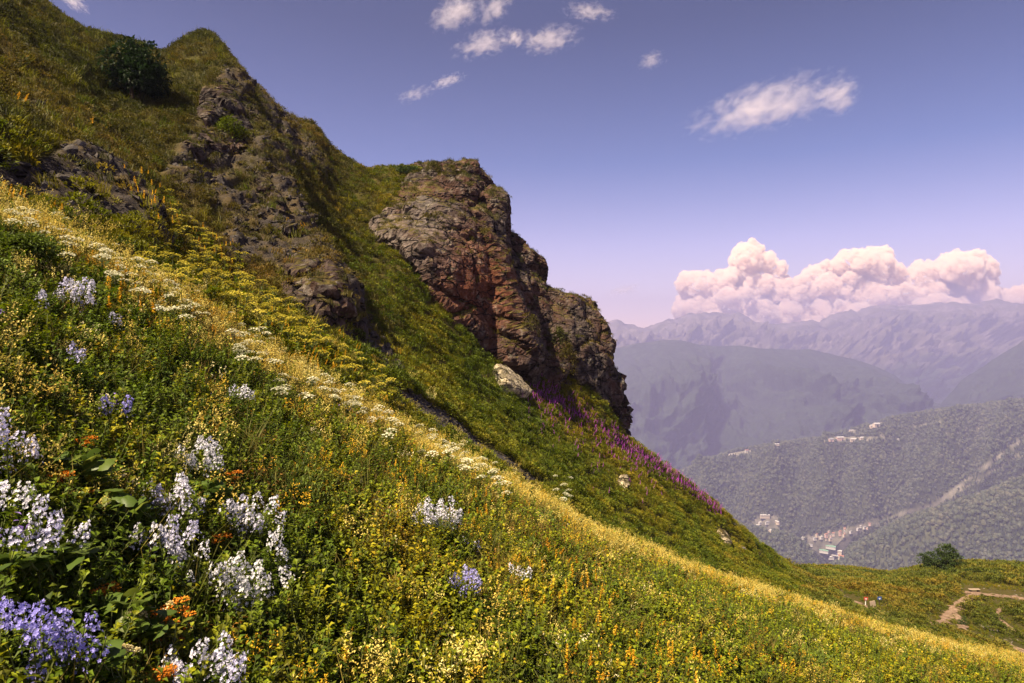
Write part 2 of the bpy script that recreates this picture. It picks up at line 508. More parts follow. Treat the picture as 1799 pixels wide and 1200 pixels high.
PXF = np.arange(840.0, 2300.0, 3.0)
far_sky = [(840,590),(1000,580),(1040,578),(1062,569),(1085,563),(1100,570),(1130,578),(1150,572),(1172,563),(1187,563),(1210,553),(1250,551),(1285,553),(1300,550),(1312,558),(1330,569),
           (1360,572),(1400,568),(1425,564),(1440,566),(1460,556),(1480,550),(1494,546),(1505,549),(1520,542),(1548,537),(1580,539),(1620,538),(1650,533),(1680,533),(1700,536),(1725,533),(1752,527),(1775,534),(1800,536),(2000,560),(2300,590)]
FKEYS = [dict(d=[(840,13200),(1300,14600),(1500,14600),(1800,14200),(2300,13500)], y=far_sky, sm=1),
         dict(d=[(840,12200),(1300,13500),(1800,13200),(2300,12500)], y=[(q[0], q[1]+52) for q in far_sky], sm=12),
         dict(d=[(840,11000),(2300,11500)], y=[(840,690),(1300,690),(1800,665),(2300,690)], sm=12),
         dict(d=[(840,9800),(2300,10200)], y=[(840,772),(2300,772)], sm=12)]
mt_far = mountain_mat('far_mountain_rock', -350.0, bare=(0.16, 0.135, 0.115))
loft('far_mountain_range', FKEYS, PXF, 34, [mt_far], nfun=gully(820, 0.0016, 21))

mid_sky = [(840,690),(1000,640),(1060,618),(1100,607),(1130,602),(1165,597),(1195,599),(1225,606),(1260,609),(1300,608),(1340,613),(1390,615),(1420,614),(1450,621),(1500,632),(1540,645),(1570,659),(1600,684),(1640,712),(1690,745),(1800,810),(2300,870)]
def mid_fn(P, X, t, y):
    P = gully(460, 0.0014, 34, jag=0.03)(P, X, t, y)
    # the pale spur that runs down to the left from the summit: ground left of it turns to the sun
    line = [(1195,599),(1175,640),(1150,690),(1125,760),(1100,860)]
    dd = dist_line(X, y, line)
    P[..., 1] -= 620*np.exp(-(dd/62.0)**2)*np.clip(t*2, 0, 1)
    for ln, a, w in (([(1340,613),(1390,680),(1385,740),(1350,800)], 240, 44), ([(1480,632),(1520,700),(1530,760)], 200, 40), ([(1290,608),(1270,700),(1240,790)], -240, 50)):
        P[..., 1] -= 2.0*a*np.exp(-(dist_line(X, y, ln)/w)**2)*np.clip(t*2, 0, 1)
    zmax = (CY-(y[:1]+4.0*np.minimum(t, 1)))/F*P[..., 1]
    P[..., 2] = np.where(t > 0.02, np.minimum(P[..., 2], zmax-8*np.clip(t*6, 0, 1)), P[..., 2])
    return P
MKEYS = [dict(d=[(840,9200),(1200,9000),(1500,8600),(1700,8200),(2300,8000)], y=mid_sky, sm=2),
         dict(d=[(840,8400),(1200,8100),(1500,7700),(1700,7500),(2300,7300)], y=[(840,760),(1200,690),(1450,700),(1600,735),(1700,775),(1800,830),(2300,890)], sm=14),
         dict(d=[(840,7200),(2300,6500)], y=[(840,835),(1200,800),(1500,800),(1800,850),(2300,900)], sm=14),
         dict(d=[(840,6300),(2300,5900)], y=[(840,882),(2300,901)], sm=14)]
mt_mid = mountain_mat('wooded_mountain', 150.0, tree=(0.026, 0.036, 0.022), scale=1.4)
loft('wooded_mountain', MKEYS, PXF, 36, [mt_mid], nfun=mid_fn)

PXR = np.arange(1560.0, 2400.0, 4.0)
RKEYS = [dict(d=[(1560,7200),(1800,7600),(2400,8000)], y=[(1560,800),(1640,725),(1690,668),(1720,648),(1760,622),(1800,596),(1900,545),(2100,500),(2400,520)], sm=2),
         dict(d=[(1560,6700),(2400,6700)], y=[(1560,840),(1700,730),(1800,680),(2100,600),(2400,620)], sm=10),
         dict(d=[(1560,6000),(2400,5700)], y=[(1560,892),(1800,780),(2400,740)], sm=10)]
loft('dark_wooded_spur', RKEYS, PXR, 36, [mt_mid], nfun=gully(320, 0.002, 45))

# the forested hill across the valley, the spur in front of it and the knoll on its left
FOREST = N('forest_floor')
p = FOREST.geo_pos()
FOREST.principled(FOREST.ramp(FOREST.noise(p, 0.006, 5, 0.6), [(0.35, (0.036, 0.042, 0.024)), (0.65, (0.070, 0.074, 0.042))]), 0.95, spec=0.05)
PXH = np.arange(1040.0, 2300.0, 4.0)
hill_sky = [(1040,905),(1100,880),(1150,856),(1190,832),(1240,810),(1290,793),(1340,785),(1400,776),(1450,770),(1480,760),(1520,748),(1560,738),(1600,730),(1650,722),(1720,713),(1800,704),(2000,690),(2300,690)]
HKEYS = [dict(d=[(1040,5400),(2300,5200)], y=[(q[0], q[1]+46) for q in hill_sky], sm=8),
         dict(d=[(1040,5000),(1300,4900),(1550,4700),(1800,4500),(2300,4400)], y=hill_sky, sm=2),
         dict(d=[(1040,4800),(1300,4600),(1550,4350),(1800,4100),(2300,4000)], y=[(1040,910),(1190,850),(1300,826),(1480,795),(1650,760),(1800,745),(2300,730)], sm=14),
         dict(d=[(1040,4550),(1300,4250),(1550,3950),(1800,3750),(2300,3600)], y=[(1040,925),(1200,890),(1300,874),(1480,866),(1650,840),(1800,800),(2300,790)], sm=14),
         dict(d=[(1040,4400),(1300,4120),(1550,3800),(1800,3600),(2300,3500)], y=[(1040,942),(1250,928),(1330,924),(1440,950),(1560,918),(1620,905),(1700,868),(1800,830),(2300,830)], sm=10),
         dict(d=[(1040,4300),(2300,3300)], y=[(1040,1010),(1340,1010),(1500,1010),(2300,960)], sm=10)]
def hill_fn(P, X, t, y):
    q = P.reshape(-1, 3)
    # steep ravines dropping to the left down the face
    w = fbm(q*0.0012, 3, 61).reshape(t.shape)
    u = X/95.0 + (y-760)/150.0*0.62 + w*0.9
    g = 1-2*np.abs((u % 1.0)-0.5)
    a = np.clip((t-1.15)*0.9, 0, 1)*np.clip(4.6-t, 0, 1)
    P = P.copy()
    P[..., 2] += a*(250*(g-0.5)+120*fbm(q*0.0035, 4, 62, ridged=True).reshape(t.shape)-20)
    return P
_, HP, HXp, HT = loft('forested_hill', HKEYS, PXH, 26, [FOREST.m], nfun=hill_fn)

PXS2 = np.arange(1440.0, 2300.0, 4.0)
spur_sky = [(1440,1010),(1470,992),(1485,972),(1500,960),(1530,945),(1570,925),(1610,908),(1650,896),(1700,880),(1750,862),(1800,842),(2000,800),(2300,790)]
SKEYS = [dict(d=[(1440,3500),(1600,3350),(2300,3000)], y=[(q[0], q[1]+28) for q in spur_sky], sm=6),
         dict(d=[(1440,3350),(1600,3150),(2300,2800)], y=spur_sky, sm=2),
         dict(d=[(1440,3150),(1600,2900),(2300,2500)], y=[(1440,1030),(1500,985),(1560,962),(1620,935),(1700,912),(1800,890),(2300,850)], sm=10),
         dict(d=[(1440,2950),(2300,2200)], y=[(1440,1085),(1600,1040),(1800,1010),(2300,980)], sm=10)]
def spur_fn(P, X, t, y):
    q = P.reshape(-1, 3); P = P.copy(); a = np.clip(t-1, 0, 1)
    P[..., 2] += a*50*fbm(q*0.004, 4, 66, ridged=True).reshape(t.shape)
    return P
_, SP, SXp, STt = loft('forested_spur', SKEYS, PXS2, 22, [FOREST.m], nfun=spur_fn)

PXK = np.arange(1180.0, 1520.0, 4.0)
KKEYS = [dict(d=[(1180,3900),(1520,3600)], y=[(1180,985),(1300,958),(1350,960),(1400,975),(1450,1020),(1520,1060)], sm=4),
         dict(d=[(1180,3700),(1520,3400)], y=[(1180,965),(1260,935),(1310,928),(1360,936),(1395,945),(1420,964),(1440,1000),(1470,1040),(1520,1070)], sm=3),
         dict(d=[(1180,3400),(1520,3200)], y=[(1180,1010),(1300,985),(1380,990),(1430,1020),(1520,1090)], sm=6),
         dict(d=[(1180,3000),(1520,2950)], y=[(1180,1100),(1520,1140)], sm=6)]
_, KP, KXp, KT = loft('wooded_knoll', KKEYS, PXK, 16, [FOREST.m], nfun=spur_fn)

# valley floor
vm = N('valley_floor')
p = vm.geo_pos()
vm.principled(vm.ramp(vm.noise(p, 0.004, 6, 0.6), [(0.35, (0.05, 0.06, 0.03)), (0.6, (0.12, 0.11, 0.08)), (0.75, (0.22, 0.20, 0.17))]), 0.95, spec=0.05)
gx = np.linspace(-2500, 15500, 60); gy = np.linspace(-2500, 16500, 60)
VX, VY = np.meshgrid(gx, gy)
VZ = np.full(VX.shape, -1485.0)
me = mesh_np('valley_floor', np.stack([VX, VY, VZ], -1).reshape(-1, 3), grid_faces(60, 60), [vm.m])
tag(mobj('valley_floor', me), kind='structure')

# haze: one closed box of even air
bm = bmesh.new(); bmesh.ops.create_cube(bm, size=1.0)
me = bpy.data.meshes.new('haze'); bm.to_mesh(me); bm.free()
HZ_TOP = 1010.0
haze = mobj('haze', me, loc=(6500, 7000, (HZ_TOP-1487)/2)); haze.scale = (18200, 19200, HZ_TOP+1487)
tag(haze, kind='stuff')
hm = bpy.data.materials.new('haze_air'); hm.use_nodes = True
hm.node_tree.nodes.clear()
ho = hm.node_tree.nodes.new('ShaderNodeOutputMaterial'); hv = hm.node_tree.nodes.new('ShaderNodeVolumePrincipled')
hv.inputs['Color'].default_value = (0.50, 0.50, 0.86, 1)
hv.inputs['Density'].default_value = 0.000092
hv.inputs['Anisotropy'].default_value = 0.15
hm.node_tree.links.new(hv.outputs[0], ho.inputs['Volume'])
me.materials.append(hm)
# ================================================================== CLIFF AND OUTCROPS
def hull_union(name, blocks, voxel, sink=0.0):
    """blocks: lists of (px, py, d); each becomes a convex hull, all are fused into one skin"""
    bm = bmesh.new()
    for pts in blocks:
        vs = [bm.verts.new(pt(*q)) for q in pts]
        r = bmesh.ops.convex_hull(bm, input=vs)
        bmesh.ops.delete(bm, geom=list({e for e in r['geom_interior'] if isinstance(e, bmesh.types.BMVert)}), context='VERTS')
    me = bpy.data.meshes.new(name); bm.to_mesh(me); bm.free()
    o = bpy.data.objects.new(name, me); link(o)
    md = o.modifiers.new('r', 'REMESH'); md.mode = 'VOXEL'; md.voxel_size = voxel; md.use_smooth_shade = False
    dg = bpy.context.evaluated_depsgraph_get(); dg.update()
    me2 = bpy.data.meshes.new_from_object(o.evaluated_get(dg))
    o.modifiers.clear(); o.data = me2; me2.name = name
    bpy.data.meshes.remove(me)
    return o

def get_co(me):
    co = np.zeros(len(me.vertices)*3, np.float32); me.vertices.foreach_get('co', co); return co.reshape(-1, 3).astype(float)

def get_no(me):
    n = np.zeros(len(me.vertices)*3, np.float32); me.vertices.foreach_get('normal', n); return n.reshape(-1, 3).astype(float)

# strata frame: beds dip down to the right across the face
_e3 = np.array([0.60, 0.10, 0.79]); _e3 /= np.linalg.norm(_e3)      # across the beds
_e1 = np.array([0.79, 0.0, -0.60]); _e1 /= np.linalg.norm(_e1)      # along the beds, down to the right
_e2 = np.cross(_e3, _e1)
STRATA = np.stack([_e1, _e2, _e3], 1)

def rockify(o, amp=1.0, sc=1.0, seed=0):
    me = o.data
    for k, (f, A, kind) in enumerate(((0.085, 2.5, 'cell'), (0.19, 1.35, 'cell'), (0.46, 0.42, 'cell'), (0.40, 0.4, 'ridge'), (1.1, 0.20, 'cell'))):
        co = get_co(me); no = get_no(me)
        q = co @ STRATA * np.array([0.55, 0.8, 1.05])*f/sc
        w = np.stack([fbm(co*f*0.8/sc+i*7, 2, seed+i) for i in range(3)], 1)*0.30
        if kind == 'cell':
            v, d1, d2 = cells(q+w, seed+k)
            crack = np.clip((d2-d1)/0.10, 0, 1)
            dsp = A*amp*((v-0.5)*1.1) - A*amp*0.42*(1-crack)
        else:
            dsp = A*amp*fbm(q*1.2+w, 5, seed+k, ridged=True)
        co += no*dsp[:, None]
        me.vertices.foreach_set('co', co.astype(np.float32).ravel()); me.update()

def rock_material(name, base, red=0.0, pale=0.3, red_at=None, pale_at=None):
    m = N(name)
    p = m.geo_pos()
    q = m.scalev(p, (0.30, 0.30, 0.30), (0, math.radians(-40), 0))
    st = m.noise(m.scalev(p, (0.25, 0.5, 1.6), (0, math.radians(-38), 0)), 1.0, 8, 0.7, 0.4)
    n1 = m.noise(p, 0.16, 5, 0.6); n2 = m.noise(p, 1.6, 8, 0.72); n3 = m.noise(p, 0.5, 6, 0.65)
    c = m.ramp(st, [(0.30, tuple(x*0.34 for x in base)), (0.47, base), (0.60, tuple(x*1.5 for x in base)), (0.75, tuple(min(1, x*2.5) for x in base))])
    c = m.mix(m.ramp(n2, [(0.40, 1.0), (0.53, 0.0)]), c, tuple(x*0.30 for x in base))
    if red > 0:
        rf = m.ramp(n1, [(0.42, 0.0), (0.58, red)])
        c = m.mix(rf, c, m.ramp(n3, [(0.35, (0.075, 0.026, 0.014)), (0.65, (0.20, 0.075, 0.034))]))
    for red_at in (red_at, pale_at):
        if red_at is None: continue
        sub = m.n('VectorMath'); sub.operation = 'DISTANCE'; m.l(p, sub.inputs[0]); sub.inputs[1].default_value = tuple(red_at[0])
        dd = m.mathn('ADD', m.mathn('DIVIDE', sub.outputs['Value'], red_at[1]), m.mathn('MULTIPLY', m.mathn('SUBTRACT', n3, 0.5), 1.6))
        c = m.mix(m.ramp(dd, [(0.5, red_at[3]), (1.0, 0.0)]), c, m.ramp(n2, [(0.35, tuple(x*0.35 for x in red_at[2])), (0.65, red_at[2])]))
    vo = m.n('TexVoronoi'); vo.feature = 'DISTANCE_TO_EDGE'; vo.inputs['Scale'].default_value = 1.0
    wn = m.t.nodes.new('ShaderNodeVectorMath'); wn.operation = 'ADD'
    nv = m.n('TexNoise'); nv.inputs['Scale'].default_value = 0.5; nv.inputs['Detail'].default_value = 4; m.l(p, nv.inputs['Vector'])
    m.l(m.scalev(p, (0.16, 0.35, 0.75), (0, math.radians(-40), 0)), wn.inputs[0]); m.l(nv.outputs['Color'], wn.inputs[1]); m.l(wn.outputs[0], vo.inputs['Vector'])
    crack = m.ramp(vo.outputs['Distance'], [(0.0, 1.0), (0.045, 0.0)])
    c = m.mix(crack, c, tuple(x*0.16 for x in base))
    lich = m.ramp(m.noise(p, 0.8, 7, 0.75), [(0.55, 0.0), (0.66, pale)])
    c = m.mix(lich, c, (0.36, 0.34, 0.27))
    # moss and grass sit where the rock is flat enough
    g = m.t.nodes.new('ShaderNodeNewGeometry'); sep = m.n('SeparateXYZ'); m.l(g.outputs['Normal'], sep.inputs[0])
    moss = m.ramp(m.mathn('ADD', sep.outputs['Z'], m.mathn('MULTIPLY', m.mathn('SUBTRACT', n1, 0.5), 1.0)), [(0.62, 0.0), (0.80, 1.0)])
    c = m.mix(moss, c, m.ramp(n2, [(0.35, (0.040, 0.042, 0.010)), (0.65, (0.12, 0.085, 0.025))]))
    b = m.bump(m.mathn('ADD', m.mathn('MULTIPLY', st, 1.2), m.mathn('SUBTRACT', n2, crack)), 0.9, 0.35)
    m.principled(c, 0.92, b, spec=0.15)
    return m.m

def back(pts, d, dy=0):
    return [(x, y+dy, d) for x, y, _ in pts]

def touch(x, y, dd=0.3):
    return (x, y, place(x, y, 5.3, 8.0)[2]+dd)
A = [touch(664,384),touch(690,445),touch(720,482),touch(770,524),touch(800,555),touch(840,600),(690,360,74.5),(716,306,79.5),(735,294,79),(770,288,78.5),(800,284,79),(832,286,79),(856,312,78),(883,350,78),(879,395,77),(884,422,77),
     (745,385,70.5),(800,330,74.5),(835,450,70),(850,560,69)]
A += [touch(676,440,4),touch(700,500,4),touch(800,600,5),(720,300,95),(830,290,95),(883,352,93),(885,440,92),(860,640,90)]
A2 = [(770,420,72),(800,500,70),(850,430,71),(868,470,70.5),(905,600,68.5),(945,672,69),(885,640,68),(840,598,68.5),(800,545,69.5),(900,700,72),(950,700,74),(880,480,80),(930,620,82)]
Bk = [(878,418,79),(905,424,79),(930,440,79),(950,455,80),(957,470,80),(958,498,80),(948,520,79),(935,560,76),(915,630,72.5),(950,672,72.5),(880,540,74),(870,460,76),(890,440,95),(950,470,94),(950,680,90)]
Ck = [(935,514,79),(965,514,79),(1000,522,79),(1028,530,80),(1046,556,80),(1058,578,80.5),(1070,605,80.5),(1074,648,79.5),(1040,735,75.5),(1000,706,74),(948,672,72.5),(950,580,76),(1000,600,76),(1060,745,77),
      (960,520,97),(1030,534,97),(1066,600,95),(1066,740,94)]
Dk = [(1060,630,80),(1076,652,80),(1087,672,80.5),(1092,700,80.5),(1090,738,80.5),(1096,772,80.5),(1094,800,81),(1050,745,77),(1050,650,79),(1050,800,79),(1080,660,90),(1092,770,90)]
blocks = [A, A2, Bk, Ck, Dk]
cliff = hull_union('cliff', blocks, 0.20)
rockify(cliff, 0.85, 1.0, 4)
rc, _, rd, _ = place(790, 525)
red_pt = pt(810, 500, 68)
cliff.data.materials.append(rock_material('cliff_rock', (0.072, 0.056, 0.050), 0.34, 0.42, (red_pt, 7.0, (0.20, 0.068, 0.034), 0.85), (pt(705, 430, 68), 8.0, (0.25, 0.215, 0.19), 0.6)))
cliff.data.polygons.foreach_set('use_smooth', np.zeros(len(cliff.data.polygons), bool))
tag(cliff, 'tall stepped brown and rust red cliff standing against the sky above the grass slope', 'cliff')

def outcrop(pts, name_label, base=(0.055, 0.045, 0.040), vox=0.22, amp=0.6, seed=7, mat=None, deep=9):
    """a rock face leaning on the hillside: front points a little proud of the ground, back points inside it"""
    fr = []; bk = []
    for (x, y, out) in pts:
        q, n, d, _ = place(x, y, 4.6)
        f = q + n*(out*0.34)
        fr.append(f); bk.append(q - n*deep*0.35 + np.array([0, deep*0.25, 0]))
    bm = bmesh.new()
    vs = [bm.verts.new(v) for v in fr+bk]
    r = bmesh.ops.convex_hull(bm, input=vs)
    bmesh.ops.delete(bm, geom=[e for e in r['geom_interior'] if isinstance(e, bmesh.types.BMVert)], context='VERTS')
    me = bpy.data.meshes.new('rock_outcrop'); bm.to_mesh(me); bm.free()
    o = bpy.data.objects.new('rock_outcrop', me); link(o)
    md = o.modifiers.new('r', 'REMESH'); md.mode = 'VOXEL'; md.voxel_size = vox
    dg = bpy.context.evaluated_depsgraph_get(); dg.update()
    me2 = bpy.data.meshes.new_from_object(o.evaluated_get(dg)); o.modifiers.clear(); o.data = me2
    bpy.data.meshes.remove(me)
    rockify(o, amp, 0.42, seed)
    o.data.materials.append(mat)
    tag(o, name_label, 'rock outcrop', 'dark rock outcrops on the ridge')
    return o
dark_rock = rock_material('dark_outcrop_rock', (0.060, 0.050, 0.046), 0.20, 0.45)
outcrop([(500,470,0.2),(530,455,1.0),(570,470,1.2),(592,505,1.0),(605,555,0.6),(600,585,0.2),(560,560,0.6),(520,540,0.3),(505,500,0.6)],
        'dark jagged rock outcrop low on the ridge, just above the yellow flowers', seed=7, mat=dark_rock)
outcrop([(440,300,0.2),(470,305,0.8),(490,340,1.0),(505,385,0.8),(515,420,0.3),(485,400,0.6),(460,350,0.6),(450,320,0.4)],
        'narrow dark rock rib in the middle of the grassy ridge', seed=8, mat=dark_rock)
outcrop([(375,160,0.2),(395,170,0.9),(410,205,0.9),(432,235,0.6),(440,262,0.2),(400,262,0.6),(350,250,0.4),(320,262,0.1),(350,215,0.5)],
        'dark broken rocks below the pointed grassy summit', seed=9, mat=dark_rock)

pale_rock = rock_material('pale_boulder_rock', (0.46, 0.39, 0.27), 0.0, 0.5)
def boulder(pts, label, thick, seed):
    vs = []
    for (x, y) in pts:
        q, n, d, _ = place(x, y)
        vs += [q+n*thick, q-n*0.5]
    bm = bmesh.new(); bv = [bm.verts.new(v) for v in vs]
    r = bmesh.ops.convex_hull(bm, input=bv)
    bmesh.ops.delete(bm, geom=[e for e in r['geom_interior'] if isinstance(e, bmesh.types.BMVert)], context='VERTS')
    me = bpy.data.meshes.new('boulder'); bm.to_mesh(me); bm.free()
    o = bpy.data.objects.new('boulder', me); link(o)
    md = o.modifiers.new('r', 'REMESH'); md.mode = 'VOXEL'; md.voxel_size = 0.09
    dg = bpy.context.evaluated_depsgraph_get(); dg.update()
    me2 = bpy.data.meshes.new_from_object(o.evaluated_get(dg)); o.modifiers.clear(); o.data = me2; bpy.data.meshes.remove(me)
    rockify(o, 0.10, 0.5, seed); o.data.materials.append(pale_rock)
    tag(o, label, 'boulder', 'pale boulders in the grass')
boulder([(864,650),(880,652),(905,668),(924,694),(918,700),(895,694),(878,678)], 'large flat pale boulder lying in the grass below the cliff', 0.85, 3)
boulder([(1086,842),(1094,842),(1102,858),(1096,862),(1088,852)], 'small pale boulder by itself halfway down the green slope', 0.7, 5)
boulder([(1257,934),(1264,934),(1276,948),(1280,958),(1272,952),(1262,944)], 'pale boulder near the bottom of the slope above the valley', 0.7, 6)
# ================================================================== CLOUDS
def cloud_mat():
    m = N('cloud_mist')
    d = m.n('BsdfDiffuse'); d.inputs['Color'].default_value = (1.0, 0.86, 0.78, 1)
    t = m.n('BsdfTranslucent'); t.inputs['Color'].default_value = (1.0, 0.84, 0.76, 1)
    x = m.n('MixShader'); x.inputs[0].default_value = 0.5
    m.l(d.outputs[0], x.inputs[1]); m.l(t.outputs[0], x.inputs[2]); m.l(x.outputs[0], m.out.inputs[0])
    return m.m
def cloud_air():
    m = bpy.data.materials.new('cloud_air'); m.use_nodes = True; m.node_tree.nodes.clear()
    o = m.node_tree.nodes.new('ShaderNodeOutputMaterial'); v = m.node_tree.nodes.new('ShaderNodeVolumePrincipled')
    v.inputs['Color'].default_value = (1.0, 0.89, 0.80, 1); v.inputs['Density'].default_value = 0.0085; v.inputs['Anisotropy'].default_value = -0.3
    m.node_tree.links.new(v.outputs[0], o.inputs['Volume']); return m
CLM = cloud_air()
def cumulus(top, d0, label, seed, base_y=592, vox=28.0):
    r = np.random.default_rng(seed)
    bm = bmesh.new()
    xs = [q[0] for q in top]; ys = [q[1] for q in top]
    n = 0
    while n < 700:
        px = r.uniform(xs[0], xs[-1]); ty = np.interp(px, xs, ys)
        f = r.random()**1.5
        rad = (6+26*r.random()**2.2)*(0.8+0.7*f)
        py = ty + rad + f*(base_y-ty)
        if py > base_y: continue
        edge = min(px-xs[0], xs[-1]-px)
        if edge < rad*0.8: continue
        d = d0 + r.normal()*900*(0.5+f)
        c = pt(px, py, d); R = rad/F*d
        bmesh.ops.create_icosphere(bm, subdivisions=2, radius=R, matrix=Matrix.Translation(c) @ Matrix.Diagonal((1, 1.2, 0.92, 1)))
        n += 1
    me = bpy.data.meshes.new('cumulus_cloud'); bm.to_mesh(me); bm.free()
    o = bpy.data.objects.new('cumulus_cloud', me); link(o)
    md = o.modifiers.new('r', 'REMESH'); md.mode = 'VOXEL'; md.voxel_size = vox
    dg = bpy.context.evaluated_depsgraph_get(); dg.update()
    me2 = bpy.data.meshes.new_from_object(o.evaluated_get(dg)); o.modifiers.clear(); o.data = me2; bpy.data.meshes.remove(me)
    for f, A in ((1/700.0, 190), (1/280.0, 120), (1/120.0, 60), (1/62.0, 26)):
        co = get_co(me2); no = get_no(me2)
        b = np.abs(noise3(co*f, seed)); b2 = np.abs(noise3(co*f*1.9, seed+5))
        co += no*(A*((b+0.5*b2)*1.3-0.35))[:, None]
        me2.vertices.foreach_set('co', co.astype(np.float32).ravel()); me2.update()
    me2.polygons.foreach_set('use_smooth', np.ones(len(me2.polygons), bool))
    me2.materials.append(CLM)
    tag(o, label, 'cloud')
    return o
cumulus([(1186,512),(1195,486),(1215,474),(1240,476),(1262,484),(1285,460),(1295,438),(1312,424),(1328,418),(1345,428),(1355,450),(1368,478),(1385,495),(1400,490),(1412,476),(1430,464),(1455,456),(1475,450),(1490,436),
         (1505,442),(1520,438),(1545,432),(1565,448),(1570,470),(1590,470),(1610,462),(1632,456),(1650,462),(1672,440),(1700,440),(1722,436),(1728,452),(1722,470),(1740,490),(1762,510),(1790,532)], 26000,
        'towering pink and cream cumulus cloud bank behind the far mountains', 3)
cumulus([(1780,525),(1792,508),(1815,498),(1840,510),(1880,540)], 27000, 'pink edge of a cloud at the end of the mountain ridge', 4)

def wisp(px, py, w, h, d, tilt, seed, label, dens=1.0, thr=0.5):
    """a thin torn cloud: a flattened ball of air whose density is broken up by noise"""
    m = bpy.data.materials.new('wisp_vapour'); m.use_nodes = True; t = m.node_tree; t.nodes.clear()
    out = t.nodes.new('ShaderNodeOutputMaterial'); vol = t.nodes.new('ShaderNodeVolumePrincipled')
    tc = t.nodes.new('ShaderNodeTexCoord')
    W = w/F*d/2; H = h/F*d/2
    def mth(op, a, b, clamp=False):
        x = t.nodes.new('ShaderNodeMath'); x.operation = op; x.use_clamp = clamp
        for s, v in ((x.inputs[0], a), (x.inputs[1], b)):
            if isinstance(v, (int, float)): s.default_value = v
            else: t.links.new(v, s)
        return x.outputs[0]
    mp = t.nodes.new('ShaderNodeMapping'); mp.inputs['Location'].default_value = (seed*3.1, seed*1.7, seed)
    mp.inputs['Scale'].default_value = (1.0*min(W/H, 4.0)*0.62, 1.0, 1.0)
    t.links.new(tc.outputs['Object'], mp.inputs['Vector'])
    nz = t.nodes.new('ShaderNodeTexNoise'); nz.inputs['Scale'].default_value = 2.8; nz.inputs['Detail'].default_value = 6; nz.inputs['Roughness'].default_value = 0.62; nz.inputs['Distortion'].default_value = 0.5
    t.links.new(mp.outputs[0], nz.inputs['Vector'])
    ln = t.nodes.new('ShaderNodeVectorMath'); ln.operation = 'LENGTH'; t.links.new(tc.outputs['Object'], ln.inputs[0])
    r = mth('SUBTRACT', 1.0, ln.outputs['Value'], True)
    den = mth('SUBTRACT', mth('ADD', mth('MULTIPLY', nz.outputs['Fac'], 2.1), mth('MULTIPLY', r, 0.75)), thr+0.90, True)
    den = mth('MULTIPLY', den, mth('MULTIPLY', r, 6.0, True))
    den = mth('MULTIPLY', den, 2.9*dens/(H*2))
    t.links.new(den, vol.inputs['Density'])
    vol.inputs['Color'].default_value = (0.98, 0.93, 0.95, 1); vol.inputs['Anisotropy'].default_value = 0.2
    t.links.new(vol.outputs[0], out.inputs['Volume'])
    bm = bmesh.new(); bmesh.ops.create_icosphere(bm, subdivisions=3, radius=1.0)
    me = bpy.data.meshes.new('wispy_cloud'); bm.to_mesh(me); bm.free(); me.materials.append(m)
    o = mobj('wispy_cloud', me, loc=pt(px, py, d)); o.scale = (W, H*1.3, H)
    # lean the long axis by the tilt seen in the photograph
    o.rotation_euler = (0, math.radians(-tilt), math.atan2(px-CX, F)*-1)
    tag(o, label, 'cloud', 'thin wispy clouds in the blue sky')
    return o
wisp(1345, 186, 330, 110, 12000, 10, 2, 'largest torn white wisp, alone high above the cumulus bank', 1.5, 0.42)
wisp(1472, 170, 90, 76, 12000, 22, 5, 'round torn white puff at the end of the largest wisp', 1.3, 0.40)
wisp(800, 22, 130, 66, 12000, 24, 7, 'bright torn wisp at the upper edge above the cliff', 1.3, 0.42)
wisp(868, 14, 100, 60, 12000, 30, 9, 'small wisp at the upper edge beside the bright torn one', 1.0, 0.46)
wisp(852, 76, 150, 56, 12000, 16, 12, 'torn wisp under the bright one, above the cliff', 1.2, 0.44)
wisp(906, 66, 38, 38, 12000, 40, 15, 'tiny round puff between two torn wisps', 1.2, 0.40)
wisp(965, 68, 140, 60, 12000, 8, 17, 'torn wisp beside the tiny round puff', 1.2, 0.44)
wisp(1035, 20, 130, 44, 12000, -8, 19, 'faint broad wisp at the upper edge of the sky', 0.9, 0.46)
wisp(1145, 105, 66, 40, 12000, 10, 23, 'faint small wisp alone between the large wisp and the torn row', 0.7, 0.47)
wisp(785, 143, 90, 28, 12000, 22, 29, 'thin slanting streak of cloud below the torn wisps', 0.9, 0.44)
wisp(728, 165, 90, 34, 12000, 20, 31, 'faint streak of cloud nearest to the cliff ridge', 0.55, 0.46)
wisp(1096, 510, 84, 26, 20000, 14, 37, 'small pink streak of cloud low beside the cliff', 1.2, 0.42)
wisp(128, 2, 70, 34, 12000, -30, 41, 'small white cloud at the upper edge beyond the high grass ridge', 1.1, 0.42)
